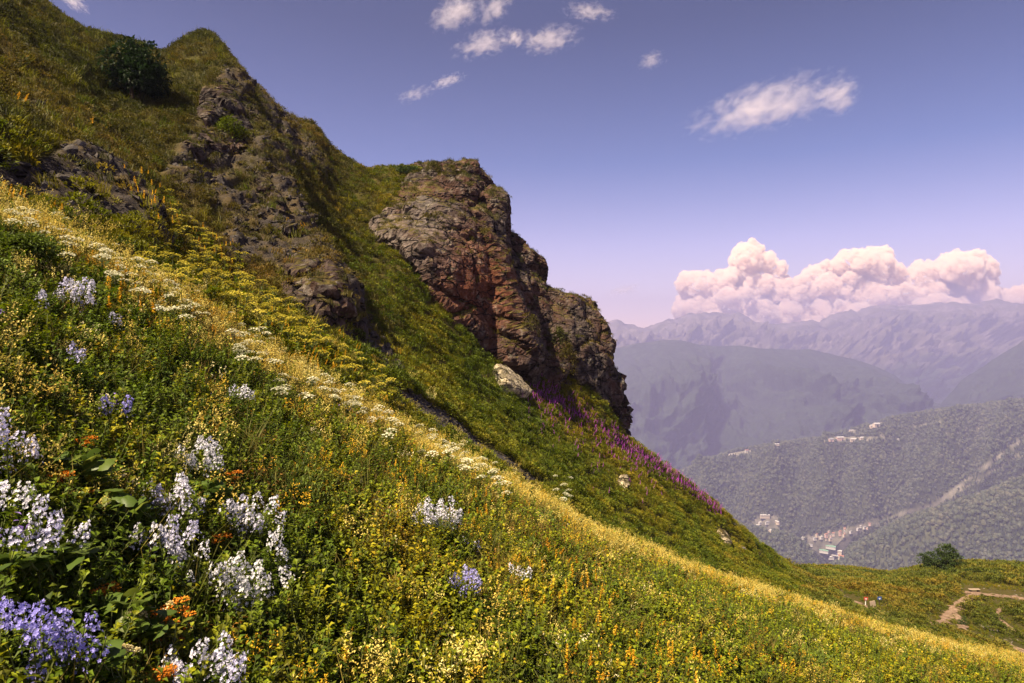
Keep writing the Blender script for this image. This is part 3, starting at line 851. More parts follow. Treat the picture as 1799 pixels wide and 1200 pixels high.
# ================================================================== PLANT MATERIALS
def leaf_mat(name, stops, patch=0.25, wr=0.5, wn=0.5, trans=0.32, obj_tint=False, bright=0.55, rough=0.6):
    """leaf colour varies with the plant, with the patch of meadow it grows in and from leaf to leaf"""
    m = N(name)
    oi = m.t.nodes.new('ShaderNodeObjectInfo')
    nz = m.noise(oi.outputs['Location'], patch, 3, 0.6)
    nzc = m.mathn('ADD', m.mathn('MULTIPLY', m.mathn('SUBTRACT', nz, 0.5), 2.2), 0.5, True)
    f = m.mathn('ADD', m.mathn('MULTIPLY', oi.outputs['Random'], wr), m.mathn('MULTIPLY', nzc, wn))
    c = m.ramp(f, stops)
    g = m.t.nodes.new('ShaderNodeNewGeometry')
    v = m.mathn('ADD', m.mathn('MULTIPLY', g.outputs['Random Per Island'], 2*bright), 1-bright)
    mul = m.t.nodes.new('ShaderNodeVectorMath'); mul.operation = 'SCALE'
    m.l(c, mul.inputs[0]); m.l(v, mul.inputs['Scale']); c = mul.outputs[0]
    if obj_tint:
        c = m.mix(1.0, c, oi.outputs['Color'], 'MULTIPLY')
    b = m.principled(c, rough, spec=0.25, out=False)
    t = m.n('BsdfTranslucent'); m.l(c, t.inputs['Color'])
    x = m.n('MixShader'); x.inputs[0].default_value = trans
    m.l(b.outputs[0], x.inputs[1]); m.l(t.outputs[0], x.inputs[2]); m.l(x.outputs[0], m.out.inputs[0])
    return m.m
GREEN = leaf_mat('herb_leaf', [(0.0, (0.032, 0.060, 0.002)), (0.34, (0.092, 0.130, 0.003)), (0.58, (0.175, 0.195, 0.004)), (0.80, (0.290, 0.245, 0.006)), (1.0, (0.360, 0.210, 0.008))], 0.30)
DEEP = leaf_mat('deep_green_leaf', [(0.0, (0.030, 0.060, 0.003)), (0.5, (0.082, 0.125, 0.004)), (1.0, (0.180, 0.205, 0.007))], 0.5)
LIME = leaf_mat('light_green_leaf', [(0.0, (0.060, 0.100, 0.012)), (0.5, (0.105, 0.140, 0.016)), (1.0, (0.170, 0.170, 0.022))], 0.4)
RUST = leaf_mat('rusty_leaf', [(0.0, (0.075, 0.050, 0.010)), (0.4, (0.150, 0.080, 0.012)), (0.7, (0.24, 0.120, 0.016)), (1.0, (0.33, 0.170, 0.025))], 0.3)
STRAW = leaf_mat('dry_straw', [(0.0, (0.44, 0.30, 0.04)), (0.4, (0.62, 0.48, 0.09)), (0.75, (0.76, 0.65, 0.19)), (1.0, (0.86, 0.80, 0.44))], 0.5, bright=0.22)
GRASSC = leaf_mat('grass_blade', [(0.0, (0.055, 0.075, 0.012)), (0.4, (0.105, 0.110, 0.016)), (0.7, (0.21, 0.155, 0.030)), (1.0, (0.36, 0.24, 0.07))], 0.18)
GOLD = leaf_mat('golden_petal', [(0.0, (0.52, 0.24, 0.010)), (0.5, (0.72, 0.42, 0.02)), (1.0, (0.84, 0.60, 0.06))], 0.6, bright=0.3)
ORANGE = leaf_mat('orange_petal', [(0.0, (0.55, 0.16, 0.010)), (1.0, (0.75, 0.30, 0.02))], 0.6, bright=0.3)
PETAL = leaf_mat('pale_petal', [(0.0, (0.80, 0.80, 0.80)), (1.0, (0.88, 0.88, 0.88))], 0.6, bright=0.12, obj_tint=True, trans=0.35)
UMB_W = leaf_mat('white_umbel_petal', [(0.0, (0.58, 0.56, 0.36)), (1.0, (0.80, 0.79, 0.62))], 0.6, bright=0.2)
UMB_Y = leaf_mat('yellow_umbel_petal', [(0.0, (0.38, 0.34, 0.03)), (0.6, (0.56, 0.48, 0.05)), (1.0, (0.74, 0.64, 0.12))], 0.6, bright=0.25)
CREAM = leaf_mat('cream_petal', [(0.0, (0.70, 0.60, 0.30)), (1.0, (0.85, 0.78, 0.48))], 0.6, bright=0.15)
PURPLE = leaf_mat('purple_petal', [(0.0, (0.42, 0.06, 0.46)), (0.6, (0.58, 0.10, 0.62)), (1.0, (0.68, 0.18, 0.66))], 0.3, bright=0.3)
VIOLET = leaf_mat('violet_petal', [(0.0, (0.22, 0.14, 0.50)), (1.0, (0.42, 0.28, 0.66))], 0.3, bright=0.3)
OLIVE = leaf_mat('olive_turf', [(0.0, (0.030, 0.038, 0.006)), (0.35, (0.060, 0.064, 0.008)), (0.65, (0.115, 0.092, 0.012)), (1.0, (0.21, 0.120, 0.022))], 0.07, wr=0.35, wn=0.65)
SLOPE = leaf_mat('slope_leaf', [(0.0, (0.034, 0.060, 0.002)), (0.35, (0.090, 0.120, 0.003)), (0.65, (0.175, 0.162, 0.005)), (1.0, (0.28, 0.175, 0.010))], 0.09, wr=0.4, wn=0.6)
BENCH = leaf_mat('heath_leaf', [(0.0, (0.040, 0.060, 0.006)), (0.4, (0.095, 0.110, 0.008)), (0.7, (0.185, 0.140, 0.012)), (1.0, (0.27, 0.140, 0.016))], 0.06, wr=0.35, wn=0.65)
BUSHM = leaf_mat('bush_leaf', [(0.0, (0.010, 0.022, 0.006)), (1.0, (0.022, 0.044, 0.010))], 0.4, bright=0.5)
BUSHG = leaf_mat('bright_bush_leaf', [(0.0, (0.028, 0.050, 0.010)), (1.0, (0.055, 0.085, 0.016))], 0.4, bright=0.5)
STEM = N('plant_stem'); STEM.principled((0.07, 0.085, 0.02), 0.7, spec=0.2); STEM = STEM.m
BARK = N('bush_bark'); BARK.principled((0.07, 0.052, 0.038), 0.9, spec=0.1); BARK = BARK.m

# ================================================================== PLANT SHAPES
rr = random.Random(4)
def rdir(el0, el1):
    a = rr.uniform(0, 2*math.pi); e = math.radians(rr.uniform(el0, el1))
    return Vector((math.cos(a)*math.cos(e), math.sin(a)*math.cos(e), math.sin(e)))
UP = Vector((0, 0, 1))
def p_herb(h, r, nl, L, W, stems=6):
    b = MB()
    for s in range(stems):
        a = rr.uniform(0, 6.283); q = r*math.sqrt(rr.random())
        x0 = Vector((math.cos(a)*q*0.5, math.sin(a)*q*0.5, 0)); top = Vector((math.cos(a)*q, math.sin(a)*q, h*rr.uniform(0.65, 1.1)))
        b.tube(x0, top, 0.006, 0.003, 1, 3)
        k = nl//stems
        for i in range(k):
            f = (i+0.6)/k
            p = x0.lerp(top, f); l = L*rr.uniform(0.65, 1.25)*(1.15-0.5*f)
            b.leaf(p, rdir(5, 60), UP, l, W*rr.uniform(0.7, 1.2), 0, 0.15)
    return b
def p_grass(h, r, n, w, mat=0, lean=0.45):
    b = MB()
    for i in range(n):
        a = rr.uniform(0, 6.283); q = r*math.sqrt(rr.random()); base = Vector((math.cos(a)*q, math.sin(a)*q, -0.02))
        d = rdir(35, 88); hh = h*rr.uniform(0.55, 1.15)
        side = d.cross(UP)
        side = side.normalized()*w if side.length > 1e-3 else Vector((w, 0, 0))
        mid = base + Vector((d.x*lean*hh*0.4, d.y*lean*hh*0.4, hh*0.6)); tip = base + Vector((d.x*hh*lean*1.5, d.y*hh*lean*1.5, hh*(0.92-0.2*rr.random())))
        k = len(b.v); b.v += [tuple(base-side*.5), tuple(base+side*.5), tuple(mid+side*.4), tuple(mid-side*.4), tuple(tip+side*.05), tuple(tip-side*.05)]
        b.f += [(k, k+1, k+2, k+3), (k+3, k+2, k+4, k+5)]; b.m += [mat, mat]
    return b
def p_seed(h, r, n, blob, per, spread, with_grass=True):
    """tall stems carrying loose heads of small scales: material 0 heads, 1 stems and blades"""
    b = p_grass(h*0.55, r, 14, 0.010, 1) if with_grass else MB()
    for i in range(n):
        a = rr.uniform(0, 6.283); q = r*math.sqrt(rr.random())
        p0 = Vector((math.cos(a)*q*0.6, math.sin(a)*q*0.6, 0)); p1 = Vector((math.cos(a)*q*1.5, math.sin(a)*q*1.5, h*rr.uniform(0.7, 1.15)))
        b.tube(p0, p1, 0.0035, 0.002, 1, 3)
        for j in range(per):
            f = rr.random(); c = p1 - (p1-p0)*(0.34*f) + rdir(-20, 60)*(spread*(0.35+f))
            b.leaf(c, rdir(-10, 80), UP, blob*rr.uniform(0.7, 1.4), blob*0.62, 0, 0.0)
    return b
def p_spike(h, n, blob, leafy=True):
    b = MB()
    for i in range(n):
        a = rr.uniform(0, 6.283); q = 0.10*math.sqrt(rr.random())
        p0 = Vector((math.cos(a)*q*.5, math.sin(a)*q*.5, 0)); p1 = Vector((math.cos(a)*q*2.2, math.sin(a)*q*2.2, h*rr.uniform(0.75, 1.1)))
        b.tube(p0, p1, 0.005, 0.003, 1, 3)
        L = h*rr.uniform(0.32, 0.5)
        for j in range(34):
            f = j/34; c = p1 - UP*(L*f)
            b.leaf(c, rdir(0, 55), UP, blob*(0.5+0.8*f)*rr.uniform(0.7, 1.2), blob*0.55, 0, 0.0)
        if leafy:
            for j in range(9): b.leaf(p0.lerp(p1, rr.uniform(0.05, 0.6)), rdir(10, 60), UP, 0.10, 0.025, 1, 0.2)
    return b
def p_mound(r, h, n, L, W):
    b = MB()
    for i in range(n):
        d = rdir(2, 90); k = rr.uniform(0.72, 1.04)
        p = Vector((d.x*r*k, d.y*r*k, d.z*h*k))
        v = (d+rdir(-30, 80)*0.8)
        b.leaf(p, v, UP, L*rr.uniform(0.6, 1.3), W*rr.uniform(0.7, 1.3), 0, 0.12)
    return b
def p_umbel(h, r):
    b = MB()
    p1 = Vector((rr.uniform(-.05, .05), rr.uniform(-.05, .05), h)); b.tube((0, 0, 0), p1*0.82, 0.010, 0.007, 1, 4)
    hub = p1*0.82
    for i in range(15):
        a = i*2.4; q = r*math.sqrt((i+0.5)/15); t = p1 + Vector((math.cos(a)*q, math.sin(a)*q, -q*q/r*0.45))
        b.tube(hub, t, 0.003, 0.002, 1, 3)
        for j in range(5):
            e = rdir(-10, 25)*(r*0.15)
            b.leaf(t+e*0.4, rdir(5, 60), UP, r*0.24, r*0.22, 0, 0.05)
    for j in range(10): b.leaf((0, 0, h*rr.uniform(0.1, 0.6)), rdir(5, 50), UP, 0.22, 0.10, 2, 0.25)
    return b

PROTO = {}
def proto(key, builder, mats, n=3):
    PROTO[key] = []
    for i in range(n):
        o = bpy.data.objects.new(key, builder().build(key, mats)); PROTO[key].append(o)
proto('herb', lambda: p_herb(0.34, 0.24, 84, 0.085, 0.042), [GREEN, STEM], 4)
proto('herb_lush', lambda: p_herb(0.50, 0.30, 126, 0.105, 0.046, 8), [DEEP, STEM], 4)
proto('herb_rust', lambda: p_herb(0.40, 0.22, 70, 0.070, 0.030, 7), [RUST, STEM], 3)
proto('grass', lambda: p_grass(0.46, 0.16, 46, 0.010), [GRASSC], 3)
proto('tall_grass', lambda: p_grass(0.85, 0.22, 26, 0.009, 0, 0.7), [GRASSC], 3)
proto('straw', lambda: p_seed(0.66, 0.20, 11, 0.030, 15, 0.055), [STRAW, GRASSC], 4)
proto('gold', lambda: p_spike(0.46, 3, 0.040), [GOLD, GREEN], 4)
proto('gold_fine', lambda: p_seed(0.50, 0.18, 9, 0.026, 13, 0.035), [GOLD, GRASSC], 3)
proto('mound', lambda: p_mound(0.62, 0.46, 420, 0.075, 0.026), [LIME], 3)
proto('turf', lambda: p_grass(0.42, 0.30, 46, 0.022, 0, 0.6), [OLIVE], 3)
proto('turf_clump', lambda: p_mound(0.42, 0.30, 95, 0.14, 0.055), [OLIVE], 3)
proto('slope_clump', lambda: p_mound(0.55, 0.50, 130, 0.16, 0.065), [SLOPE], 4)
proto('slope_grass', lambda: p_grass(0.62, 0.30, 46, 0.022, 0, 0.5), [SLOPE], 3)
proto('heath', lambda: p_mound(0.60, 0.50, 120, 0.17, 0.080), [BENCH], 4)
proto('fireweed', lambda: p_spike(1.25, 1, 0.085), [PURPLE, SLOPE], 3)
proto('dot_white', lambda: p_seed(0.45, 0.25, 5, 0.040, 5, 0.03, False), [CREAM, STEM], 3)
proto('dot_violet', lambda: p_seed(0.42, 0.20, 4, 0.045, 5, 0.03, False), [VIOLET, STEM], 2)
proto('moss_far', lambda: p_mound(0.5, 0.28, 60, 0.16, 0.08), [OLIVE], 3)

# ================================================================== SCATTERING
def gn_scatter(name, pts, rots, scl, idx, protos, kind='stuff'):
    me = bpy.data.meshes.new(name)
    me.vertices.add(len(pts)); me.vertices.foreach_set('co', np.asarray(pts, np.float32).ravel())
    a = me.attributes.new('rot', 'FLOAT_VECTOR', 'POINT'); a.data.foreach_set('vector', np.asarray(rots, np.float32).ravel())
    a = me.attributes.new('scl', 'FLOAT', 'POINT'); a.data.foreach_set('value', np.asarray(scl, np.float32).ravel())
    a = me.attributes.new('idx', 'INT', 'POINT'); a.data.foreach_set('value', np.asarray(idx, np.int32).ravel())
    o = mobj(name, me); tag(o, kind=kind)
    ng = bpy.data.node_groups.new(name, 'GeometryNodeTree')
    ng.interface.new_socket('Geometry', in_out='INPUT', socket_type='NodeSocketGeometry')
    ng.interface.new_socket('Geometry', in_out='OUTPUT', socket_type='NodeSocketGeometry')
    gi = ng.nodes.new('NodeGroupInput'); go = ng.nodes.new('NodeGroupOutput')
    iop = ng.nodes.new('GeometryNodeInstanceOnPoints')
    g2i = ng.nodes.new('GeometryNodeGeometryToInstance')
    for pr in reversed(protos):
        oi = ng.nodes.new('GeometryNodeObjectInfo'); oi.inputs['Object'].default_value = pr; oi.transform_space = 'ORIGINAL'
        ng.links.new(oi.outputs['Geometry'], g2i.inputs[0])
    def na(nm, typ):
        x = ng.nodes.new('GeometryNodeInputNamedAttribute'); x.data_type = typ; x.inputs['Name'].default_value = nm
        return x.outputs[0]
    ng.links.new(gi.outputs[0], iop.inputs['Points']); ng.links.new(g2i.outputs[0], iop.inputs['Instance'])
    iop.inputs['Pick Instance'].default_value = True
    ng.links.new(na('idx', 'INT'), iop.inputs['Instance Index'])
    ng.links.new(na('rot', 'FLOAT_VECTOR'), iop.inputs['Rotation'])
    ng.links.new(na('scl', 'FLOAT'), iop.inputs['Scale'])
    ng.links.new(iop.outputs[0], go.inputs[0])
    md = o.modifiers.new('scatter', 'NODES'); md.node_group = ng
    return o

# cells of the hillside: centre, area, where they show in the photograph
_a = P1[:-1, :-1]; _b = P1[:-1, 1:]; _c = P1[1:, 1:]; _d = P1[1:, :-1]
CA = 0.5*(np.linalg.norm(np.cross(_b-_a, _d-_a), axis=-1)+np.linalg.norm(np.cross(_b-_c, _d-_c), axis=-1))
CC = (_a+_b+_c+_d)/4
CQX = CX+CC[..., 0]/CC[..., 1]*F; CQY = CY-CC[..., 2]/CC[..., 1]*F
CT = (TT[:-1, :-1]+TT[1:, 1:])/2; CD = CC[..., 1]
CDIRT = soft_dirt[:-1, :-1]; CSCREE = vscree[:-1, :-1].astype(float)
CN1 = fbm(CC.reshape(-1, 3)*0.55, 3, 71).reshape(CA.shape)      # patches of about 2 m
CN2 = fbm(CC.reshape(-1, 3)*0.16, 3, 73).reshape(CA.shape)      # patches of about 6 m
CN3 = fbm(CC.reshape(-1, 3)*1.4, 2, 75).reshape(CA.shape)
VIS = (CQX > -120) & (CQX < 1930) & (CT > 0.55) & (CT < 8.12)
PATHS = []          # filled by the paths: (line in photograph pixels, half width in pixels)
def path_mask(x, y):
    m = np.zeros(x.shape, bool)
    for ln, hw in PATHS: m |= dist_line(x, y+3, ln) < hw*1.4+4
    return m
def scatter(name, dens, key_, s0, s1, tilt=0.25, sink=0.02, dmul=None, seed=0):
    g = np.random.default_rng(100+seed)
    lam = np.where(VIS & ~PM, dens*CA, 0)
    n = g.poisson(np.clip(lam, 0, 50)); ii = np.repeat(np.arange(n.size), n.ravel())
    r, c = np.unravel_index(ii, n.shape)
    u = g.random(len(ii))[:, None]; v = g.random(len(ii))[:, None]
    p = P1[r, c]*(1-u)*(1-v)+P1[r, c+1]*u*(1-v)+P1[r+1, c+1]*u*v+P1[r+1, c]*(1-u)*v
    sc = g.uniform(s0, s1, len(ii))
    if dmul is not None: sc *= dmul[r, c]
    p = p.copy(); p[:, 2] -= sink
    rot = np.stack([g.normal(0, tilt, len(ii)), g.normal(0, tilt, len(ii)), g.uniform(0, 6.283, len(ii))], 1)
    idx = g.integers(0, len(PROTO[key_]), len(ii))
    if len(ii): gn_scatter(name, p, rot, sc, idx, PROTO[key_])
    print('SCATTER', name, len(ii))
def sm(a, b, x): t = np.clip((x-a)/(b-a), 0, 1); return t*t*(3-2*t)

# ------------------------------------------------------------------ paths over the grassy bench
PATH_DEF = [
    ([(1484,1050),(1500,1054),(1512,1062),(1526,1068)], 6.5, 'trodden earth path beside the red sign'),
    ([(1533,1064),(1548,1072),(1556,1081),(1562,1086)], 2.6, 'narrow path'),
    ([(1696,1037),(1720,1041),(1760,1044),(1800,1050),(1850,1056)], 7.5, 'path'),
    ([(1722,1040),(1700,1048),(1686,1060),(1675,1070),(1668,1076),(1660,1088),(1650,1096)], 6.0, 'path'),
    ([(1672,1072),(1682,1079),(1690,1090),(1693,1104)], 4.0, 'path'),
    ([(1765,1064),(1752,1072),(1756,1084),(1772,1098),(1800,1118)], 2.4, 'path'),
    ([(1632,1092),(1660,1096),(1690,1106),(1720,1118),(1760,1126),(1800,1140)], 3.2, 'path'),
    ([(1770,1128),(1790,1140),(1810,1150)], 5.0, 'path'),
]
for ln, hw, _l in PATH_DEF: PATHS.append((ln, hw))
PM = path_mask(CQX, CQY) & (CT > 4.3)
PM |= in_poly(CQX, CQY+4, [(858,644),(884,646),(912,668),(932,700),(916,708),(890,702),(868,676)]) | (dist_line(CQX, CQY+3, [(1090,846),(1096,856)]) < 9) | (dist_line(CQX, CQY+3, [(1262,938),(1276,952)]) < 9)
PM |= (dist_line(CQX, CQY, [(1735,1050),(1800,1060)]) < 7) & (CT > 4.5) & (CN3 > -0.25)

fore = sm(4.35, 4.1, CT)
lushL = sm(720, 380, CQX)*sm(-40, 120, CQY-(340+CQX*0.55))
band_t = np.exp(-((CT-4.02)/0.34)**2)                      # the sunlit crest
crest_py = np.interp(CQX, PXS, k_y[4])
below = CQY-crest_py                                        # pixels under the crest line
band = np.exp(-(np.clip(below-12, 0, None)/np.interp(CQX, [0, 700, 1000, 1800], [40, 32, 16, 12]))**2)*(CT < 4.35)
gap = sm(4.2, 4.45, CT)*sm(5.6, 5.2, CT)                    # hollow behind the crest
s2 = sm(5.0, 5.35, CT)*sm(1440, 1380, CQX)                  # the second slope
upper_left = sm(5.3, 5.9, CT)*sm(760, 560, CQX)
bench_z = sm(4.5, 4.9, CT)*sm(1370, 1450, CQX)
clear = (1-0.90*CDIRT)*(1-CSCREE)
rust_zone = np.clip(np.exp(-(((CQX-1080)/260)**2+((CQY-960)/90)**2)), 0, 1)
dd = np.clip(CD/12, 0.75, 3.0)                              # fewer, larger plants with distance

scatter('meadow_herbs', fore*clear*(26/dd**1.25)*(0.55+0.45*(1-band))*np.clip(0.9+1.1*CN1, 0.15, 2)*(1-0.55*lushL)*(1-0.5*rust_zone), 'herb', 0.6, 1.55, dmul=np.clip(dd**0.42, 1, 1.5), seed=1)
scatter('lush_herbs', fore*clear*(15/dd)*lushL*np.clip(0.9-1.2*CN1, 0.1, 2)*(1-band), 'herb_lush', 0.6, 1.15, seed=2)
scatter('rusty_herbs', fore*clear*(5.5/dd)*np.clip(0.25+2.2*CN2+1.6*rust_zone, 0.03, 2.2)*sm(330, 700, CQX+0.3*CQY-150)*(1-0.85*band), 'herb_rust', 0.8, 1.3, dmul=np.clip(dd**0.4, 1, 1.5), seed=3)
scatter('meadow_grass', fore*clear*(6/dd)*(0.5+1.6*band)*np.clip(0.7+1.2*CN2, 0.1, 2), 'grass', 0.8, 1.25, dmul=np.clip(dd**0.4, 1, 1.5), seed=4)
scatter('tall_grass', fore*clear*2.6*np.clip(2.6*CN3+1.2*CN2-0.1, 0, 1.5)/dd, 'tall_grass', 0.7, 1.25, seed=44)
scatter('straw_grass', fore*clear*(np.clip(1.5*CN1+0.55*CN2+0.10, 0, 1.2)*4.0+14*band*(1-0.55*sm(850, 1300, CQX))*np.clip(0.75+1.6*CN1, 0.05, 2))/dd*(1-0.45*sm(700, 1100, CQX)*(1-band)), 'straw', 0.75, 1.2, dmul=np.clip(dd**0.25, 1, 1.3), seed=5)
scatter('golden_flowers', fore*clear*(0.8*np.clip(0.30+2.6*CN1, 0, 2)*sm(250, 800, CQX)+2.0*band*np.clip(0.5+2.0*CN2, 0, 2))/dd, 'gold', 0.7, 1.15, dmul=np.clip(dd**0.3, 1, 1.35), seed=6)
scatter('golden_grass', fore*clear*(1.5*np.clip(0.15+2.4*CN2, 0, 2)*sm(200, 700, CQX)+2.6*band)/dd, 'gold_fine', 0.8, 1.25, dmul=np.clip(dd**0.3, 1, 1.4), seed=7)
scatter('light_green_mounds', fore*clear*(0.30*np.clip(2.4*CN2-0.1, 0, 1.5))*(1-band), 'mound', 0.7, 1.35, seed=8)
scatter('small_white_flowers', fore*clear*(0.9*np.clip(0.2+1.6*CN1, 0, 2)+1.8*band*sm(700, 1100, CQX))/dd, 'dot_white', 0.8, 1.3, seed=9)
scatter('small_violet_flowers', fore*clear*0.14*sm(1000, 500, CQX)/dd, 'dot_violet', 0.8, 1.2, seed=10)
# the hollow behind the crest
scatter('hollow_herbs', gap*clear*3.6*np.clip(1+0.8*CN2, 0.2, 2), 'slope_clump', 0.55, 1.0, seed=11)
scatter('hollow_gold', gap*clear*sm(760, 600, CQX)*0.9*np.clip(0.3+2.5*CN2, 0, 2.0), 'gold', 1.1, 1.7, seed=12)
scatter('hollow_straw', gap*clear*1.0*np.clip(0.2+2*CN1, 0, 2), 'straw', 0.9, 1.4, seed=13)
# the second slope
scatter('slope_herbs', s2*clear*(1-upper_left)*2.3*np.clip(1+0.6*CN2, 0.4, 2), 'slope_clump', 0.7, 1.25, seed=14)
scatter('slope_grass', s2*clear*(1-0.7*upper_left)*1.3, 'slope_grass', 0.8, 1.4, seed=15)
# the upper slope on the left
scatter('upper_turf', upper_left*(1-0.85*CDIRT)*2.6, 'turf', 0.8, 1.5, seed=16)
scatter('upper_turf_clumps', upper_left*(1-0.86*CDIRT)*1.9*np.clip(1+0.8*CN2, 0.2, 2), 'turf_clump', 0.7, 1.5, seed=17)
scatter('slope_gold', upper_left*sm(7.2, 6.0, CT)*clear*0.55*np.clip(3.0*CN2-0.1, 0, 2), 'gold', 1.2, 1.9, seed=18)
# the heath on the bench
scatter('heath_shrubbery', bench_z*1.25*np.clip(1.05+0.9*CN2, 0.25, 2), 'heath', 0.8, 1.6, dmul=np.clip(CD/85, 0.7, 1.3), seed=19)
scatter('bench_turf', bench_z*0.8, 'slope_grass', 0.5, 0.9, seed=20)
# fireweed along the foot of the cliff and the edge of the slope
fw = np.exp(-(dist_line(CQX, CQY, [(930,680),(1000,722),(1060,762),(1100,792),(1160,828),(1215,868),(1262,905)])/np.interp(CQX, [900,960,1100,1280], [12,15,9,6]))**2)
fw += 0.10*np.exp(-(dist_line(CQX, CQY, [(960,725),(1050,790),(1130,840)])/34)**2)
scatter('fireweed', fw*(CT > 5.2)*(CT < 8.12)*14.0, 'fireweed', 0.62, 1.05, seed=21)

_pm, PM = PM, np.zeros_like(PM)
_edge = np.zeros(CQX.shape, bool); _core = _edge.copy()
for _ln, _hw in PATHS: _d = dist_line(CQX, CQY+2, _ln); _edge |= _d < _hw*1.5+5; _core |= _d < _hw*0.75
scatter('path_edge_grass', (_edge & ~_core & (CT > 4.3))*5.0, 'slope_grass', 0.28, 0.62, seed=40)
scatter('path_edge_heath', (_edge & ~_core & (CT > 4.3))*0.9, 'heath', 0.25, 0.55, seed=41)
PM = _pm
def path_strip(ln, hw, i):
    """a strip of trodden earth that follows the ground a few centimetres above it"""
    pts = np.array(ln, float); seg = np.r_[0, np.cumsum(np.hypot(*np.diff(pts, axis=0).T))]
    n = int(seg[-1]/1.6)+2; s = np.linspace(0, seg[-1], n)
    x = np.interp(s, seg, pts[:, 0]); y = np.interp(s, seg, pts[:, 1])
    c = [place(a, b, 4.4, 8.0) for a, b in zip(x, y)]
    C3 = np.array([q[0] for q in c]); NN = np.array([q[1] for q in c])
    for k in range(3):
        C3[1:-1] = (C3[:-2]+C3[1:-1]*2+C3[2:])/4; NN[1:-1] = (NN[:-2]+NN[1:-1]+NN[2:])/3
    tg = np.gradient(C3, axis=0); tg[:, 2] *= 0.5
    sd = np.cross(tg, NN); sd /= np.linalg.norm(sd, axis=1)[:, None]
    g = np.random.default_rng(300+i)
    V = []
    for k, e in enumerate((-1, -0.5, 0, 0.5, 1)):
        w = hw*C3[:, 1]/F*1.55
        jit = (1+0.35*g.normal(size=n))*e
        V.append(C3+sd*(w*jit)[:, None]+NN*(0.16-0.10*e*e))
    V = np.stack(V, 1)
    me = mesh_np('path', V.reshape(-1, 3), grid_faces(n, 5), [PATHM], smooth=True)
    tag(mobj('path', me), kind='structure')
PATHM = N('trodden_earth'); p = PATHM.geo_pos()
PATHM.principled(PATHM.ramp(PATHM.noise(p, 1.3, 6, 0.7), [(0.3, (0.13, 0.085, 0.055)), (0.55, (0.235, 0.158, 0.108)), (0.75, (0.36, 0.265, 0.20))]), 0.95, PATHM.bump(PATHM.noise(p, 3.0, 6, 0.7), 0.8, 0.15), spec=0.1)
PATHM = PATHM.m
for i, (ln, hw, _l) in enumerate(PATH_DEF): path_strip(ln, hw, i)
# ================================================================== TUFTS ON THE ROCKS
def scatter_mesh(name, o, zmin, per_m2, key_, s0, s1, seed, ymax=1e9, cond=None):
    me = o.data; n = len(me.polygons)
    c = np.zeros(n*3, np.float32); me.polygons.foreach_get('center', c); c = c.reshape(-1, 3).astype(float)
    nr = np.zeros(n*3, np.float32); me.polygons.foreach_get('normal', nr); nr = nr.reshape(-1, 3)
    ar = np.zeros(n, np.float32); me.polygons.foreach_get('area', ar)
    g = np.random.default_rng(500+seed)
    ok = (nr[:, 2] > zmin) & (nr[:, 1] < 0.5)
    patch = fbm(c*0.35, 3, 81+seed) > -0.15
    ok &= patch
    if cond is not None: ok &= cond(CX+c[:, 0]/c[:, 1]*F, CY-c[:, 2]/c[:, 1]*F)
    k = g.poisson(np.where(ok, ar*per_m2, 0)); ii = np.repeat(np.arange(n), k)
    if not len(ii): return
    p = c[ii]+g.normal(0, 0.08, (len(ii), 3)); p[:, 2] -= 0.12
    rot = np.stack([g.normal(0, 0.2, len(ii)), g.normal(0, 0.2, len(ii)), g.uniform(0, 6.28, len(ii))], 1)
    gn_scatter(name, p, rot, g.uniform(s0, s1, len(ii)), g.integers(0, len(PROTO[key_]), len(ii)), PROTO[key_])
scatter_mesh('cliff_turf', cliff, 0.62, 1.6, 'turf', 0.7, 1.4, 1)
scatter_mesh('cliff_moss', cliff, 0.45, 0.5, 'moss_far', 0.5, 1.3, 2)
for i, o in enumerate([x for x in ROOT.objects if x.name.startswith('rock_outcrop')]):
    scatter_mesh('outcrop_turf', o, 0.40, 1.5, 'turf', 0.6, 1.3, 10+i)
    scatter_mesh('outcrop_moss', o, 0.3, 0.8, 'moss_far', 0.4, 1.1, 20+i)

# ================================================================== BELLFLOWERS
def head_mesh(i):
    b = MB()
    L = 0.20
    b.tube((0, 0, -0.12), (0, 0, L*0.9), 0.004, 0.002, 1, 3)
    for k in range(46):
        f = rr.random(); a = rr.uniform(0, 6.283); rad = 0.088*(1-0.65*f)*rr.uniform(0.5, 1.1)
        c = Vector((math.cos(a)*rad, math.sin(a)*rad, L*(f-0.15)))
        n = Vector((math.cos(a), math.sin(a), rr.uniform(-0.1, 0.9))).normalized(); u = n.orthogonal().normalized(); v = n.cross(u)
        R = 0.0155*rr.uniform(0.75, 1.2); a0 = rr.random()*6
        for q in range(5):
            t = a0+q*1.2566; e = (u*math.cos(t)+v*math.sin(t)); s = (u*-math.sin(t)+v*math.cos(t))
            b.quad(tuple(c), tuple(c+e*R*0.6+s*R*0.36+n*R*0.25), tuple(c+e*R+n*R*0.45), tuple(c+e*R*0.6-s*R*0.36+n*R*0.25), 0)
    for k in range(8): b.leaf((0, 0, rr.uniform(-0.1, 0.1)), rdir(0, 50), UP, 0.06, 0.016, 2, 0.2)
    return b.build('flower_head', [PETAL, STEM, GREEN])
HEADS = [head_mesh(i) for i in range(4)]
def stem_mesh(n, H, W):
    b = MB()
    for k in range(n):
        a = rr.uniform(0, 6.283); q = W*0.5*math.sqrt(rr.random()); t = Vector((math.cos(a)*q, math.sin(a)*q*0.7, H*rr.uniform(0.65, 0.92))); p0 = t*0.35; p0.z = 0
        b.tube(p0, t, 0.007, 0.004, 1, 3)
        for j in range(20):
            f = rr.uniform(0.12, 1.0)
            b.leaf(p0.lerp(t, f), rdir(0, 55), UP, rr.uniform(0.07, 0.13), rr.uniform(0.022, 0.036), 0, 0.25)
    return b.build('foliage', [DEEP, STEM])
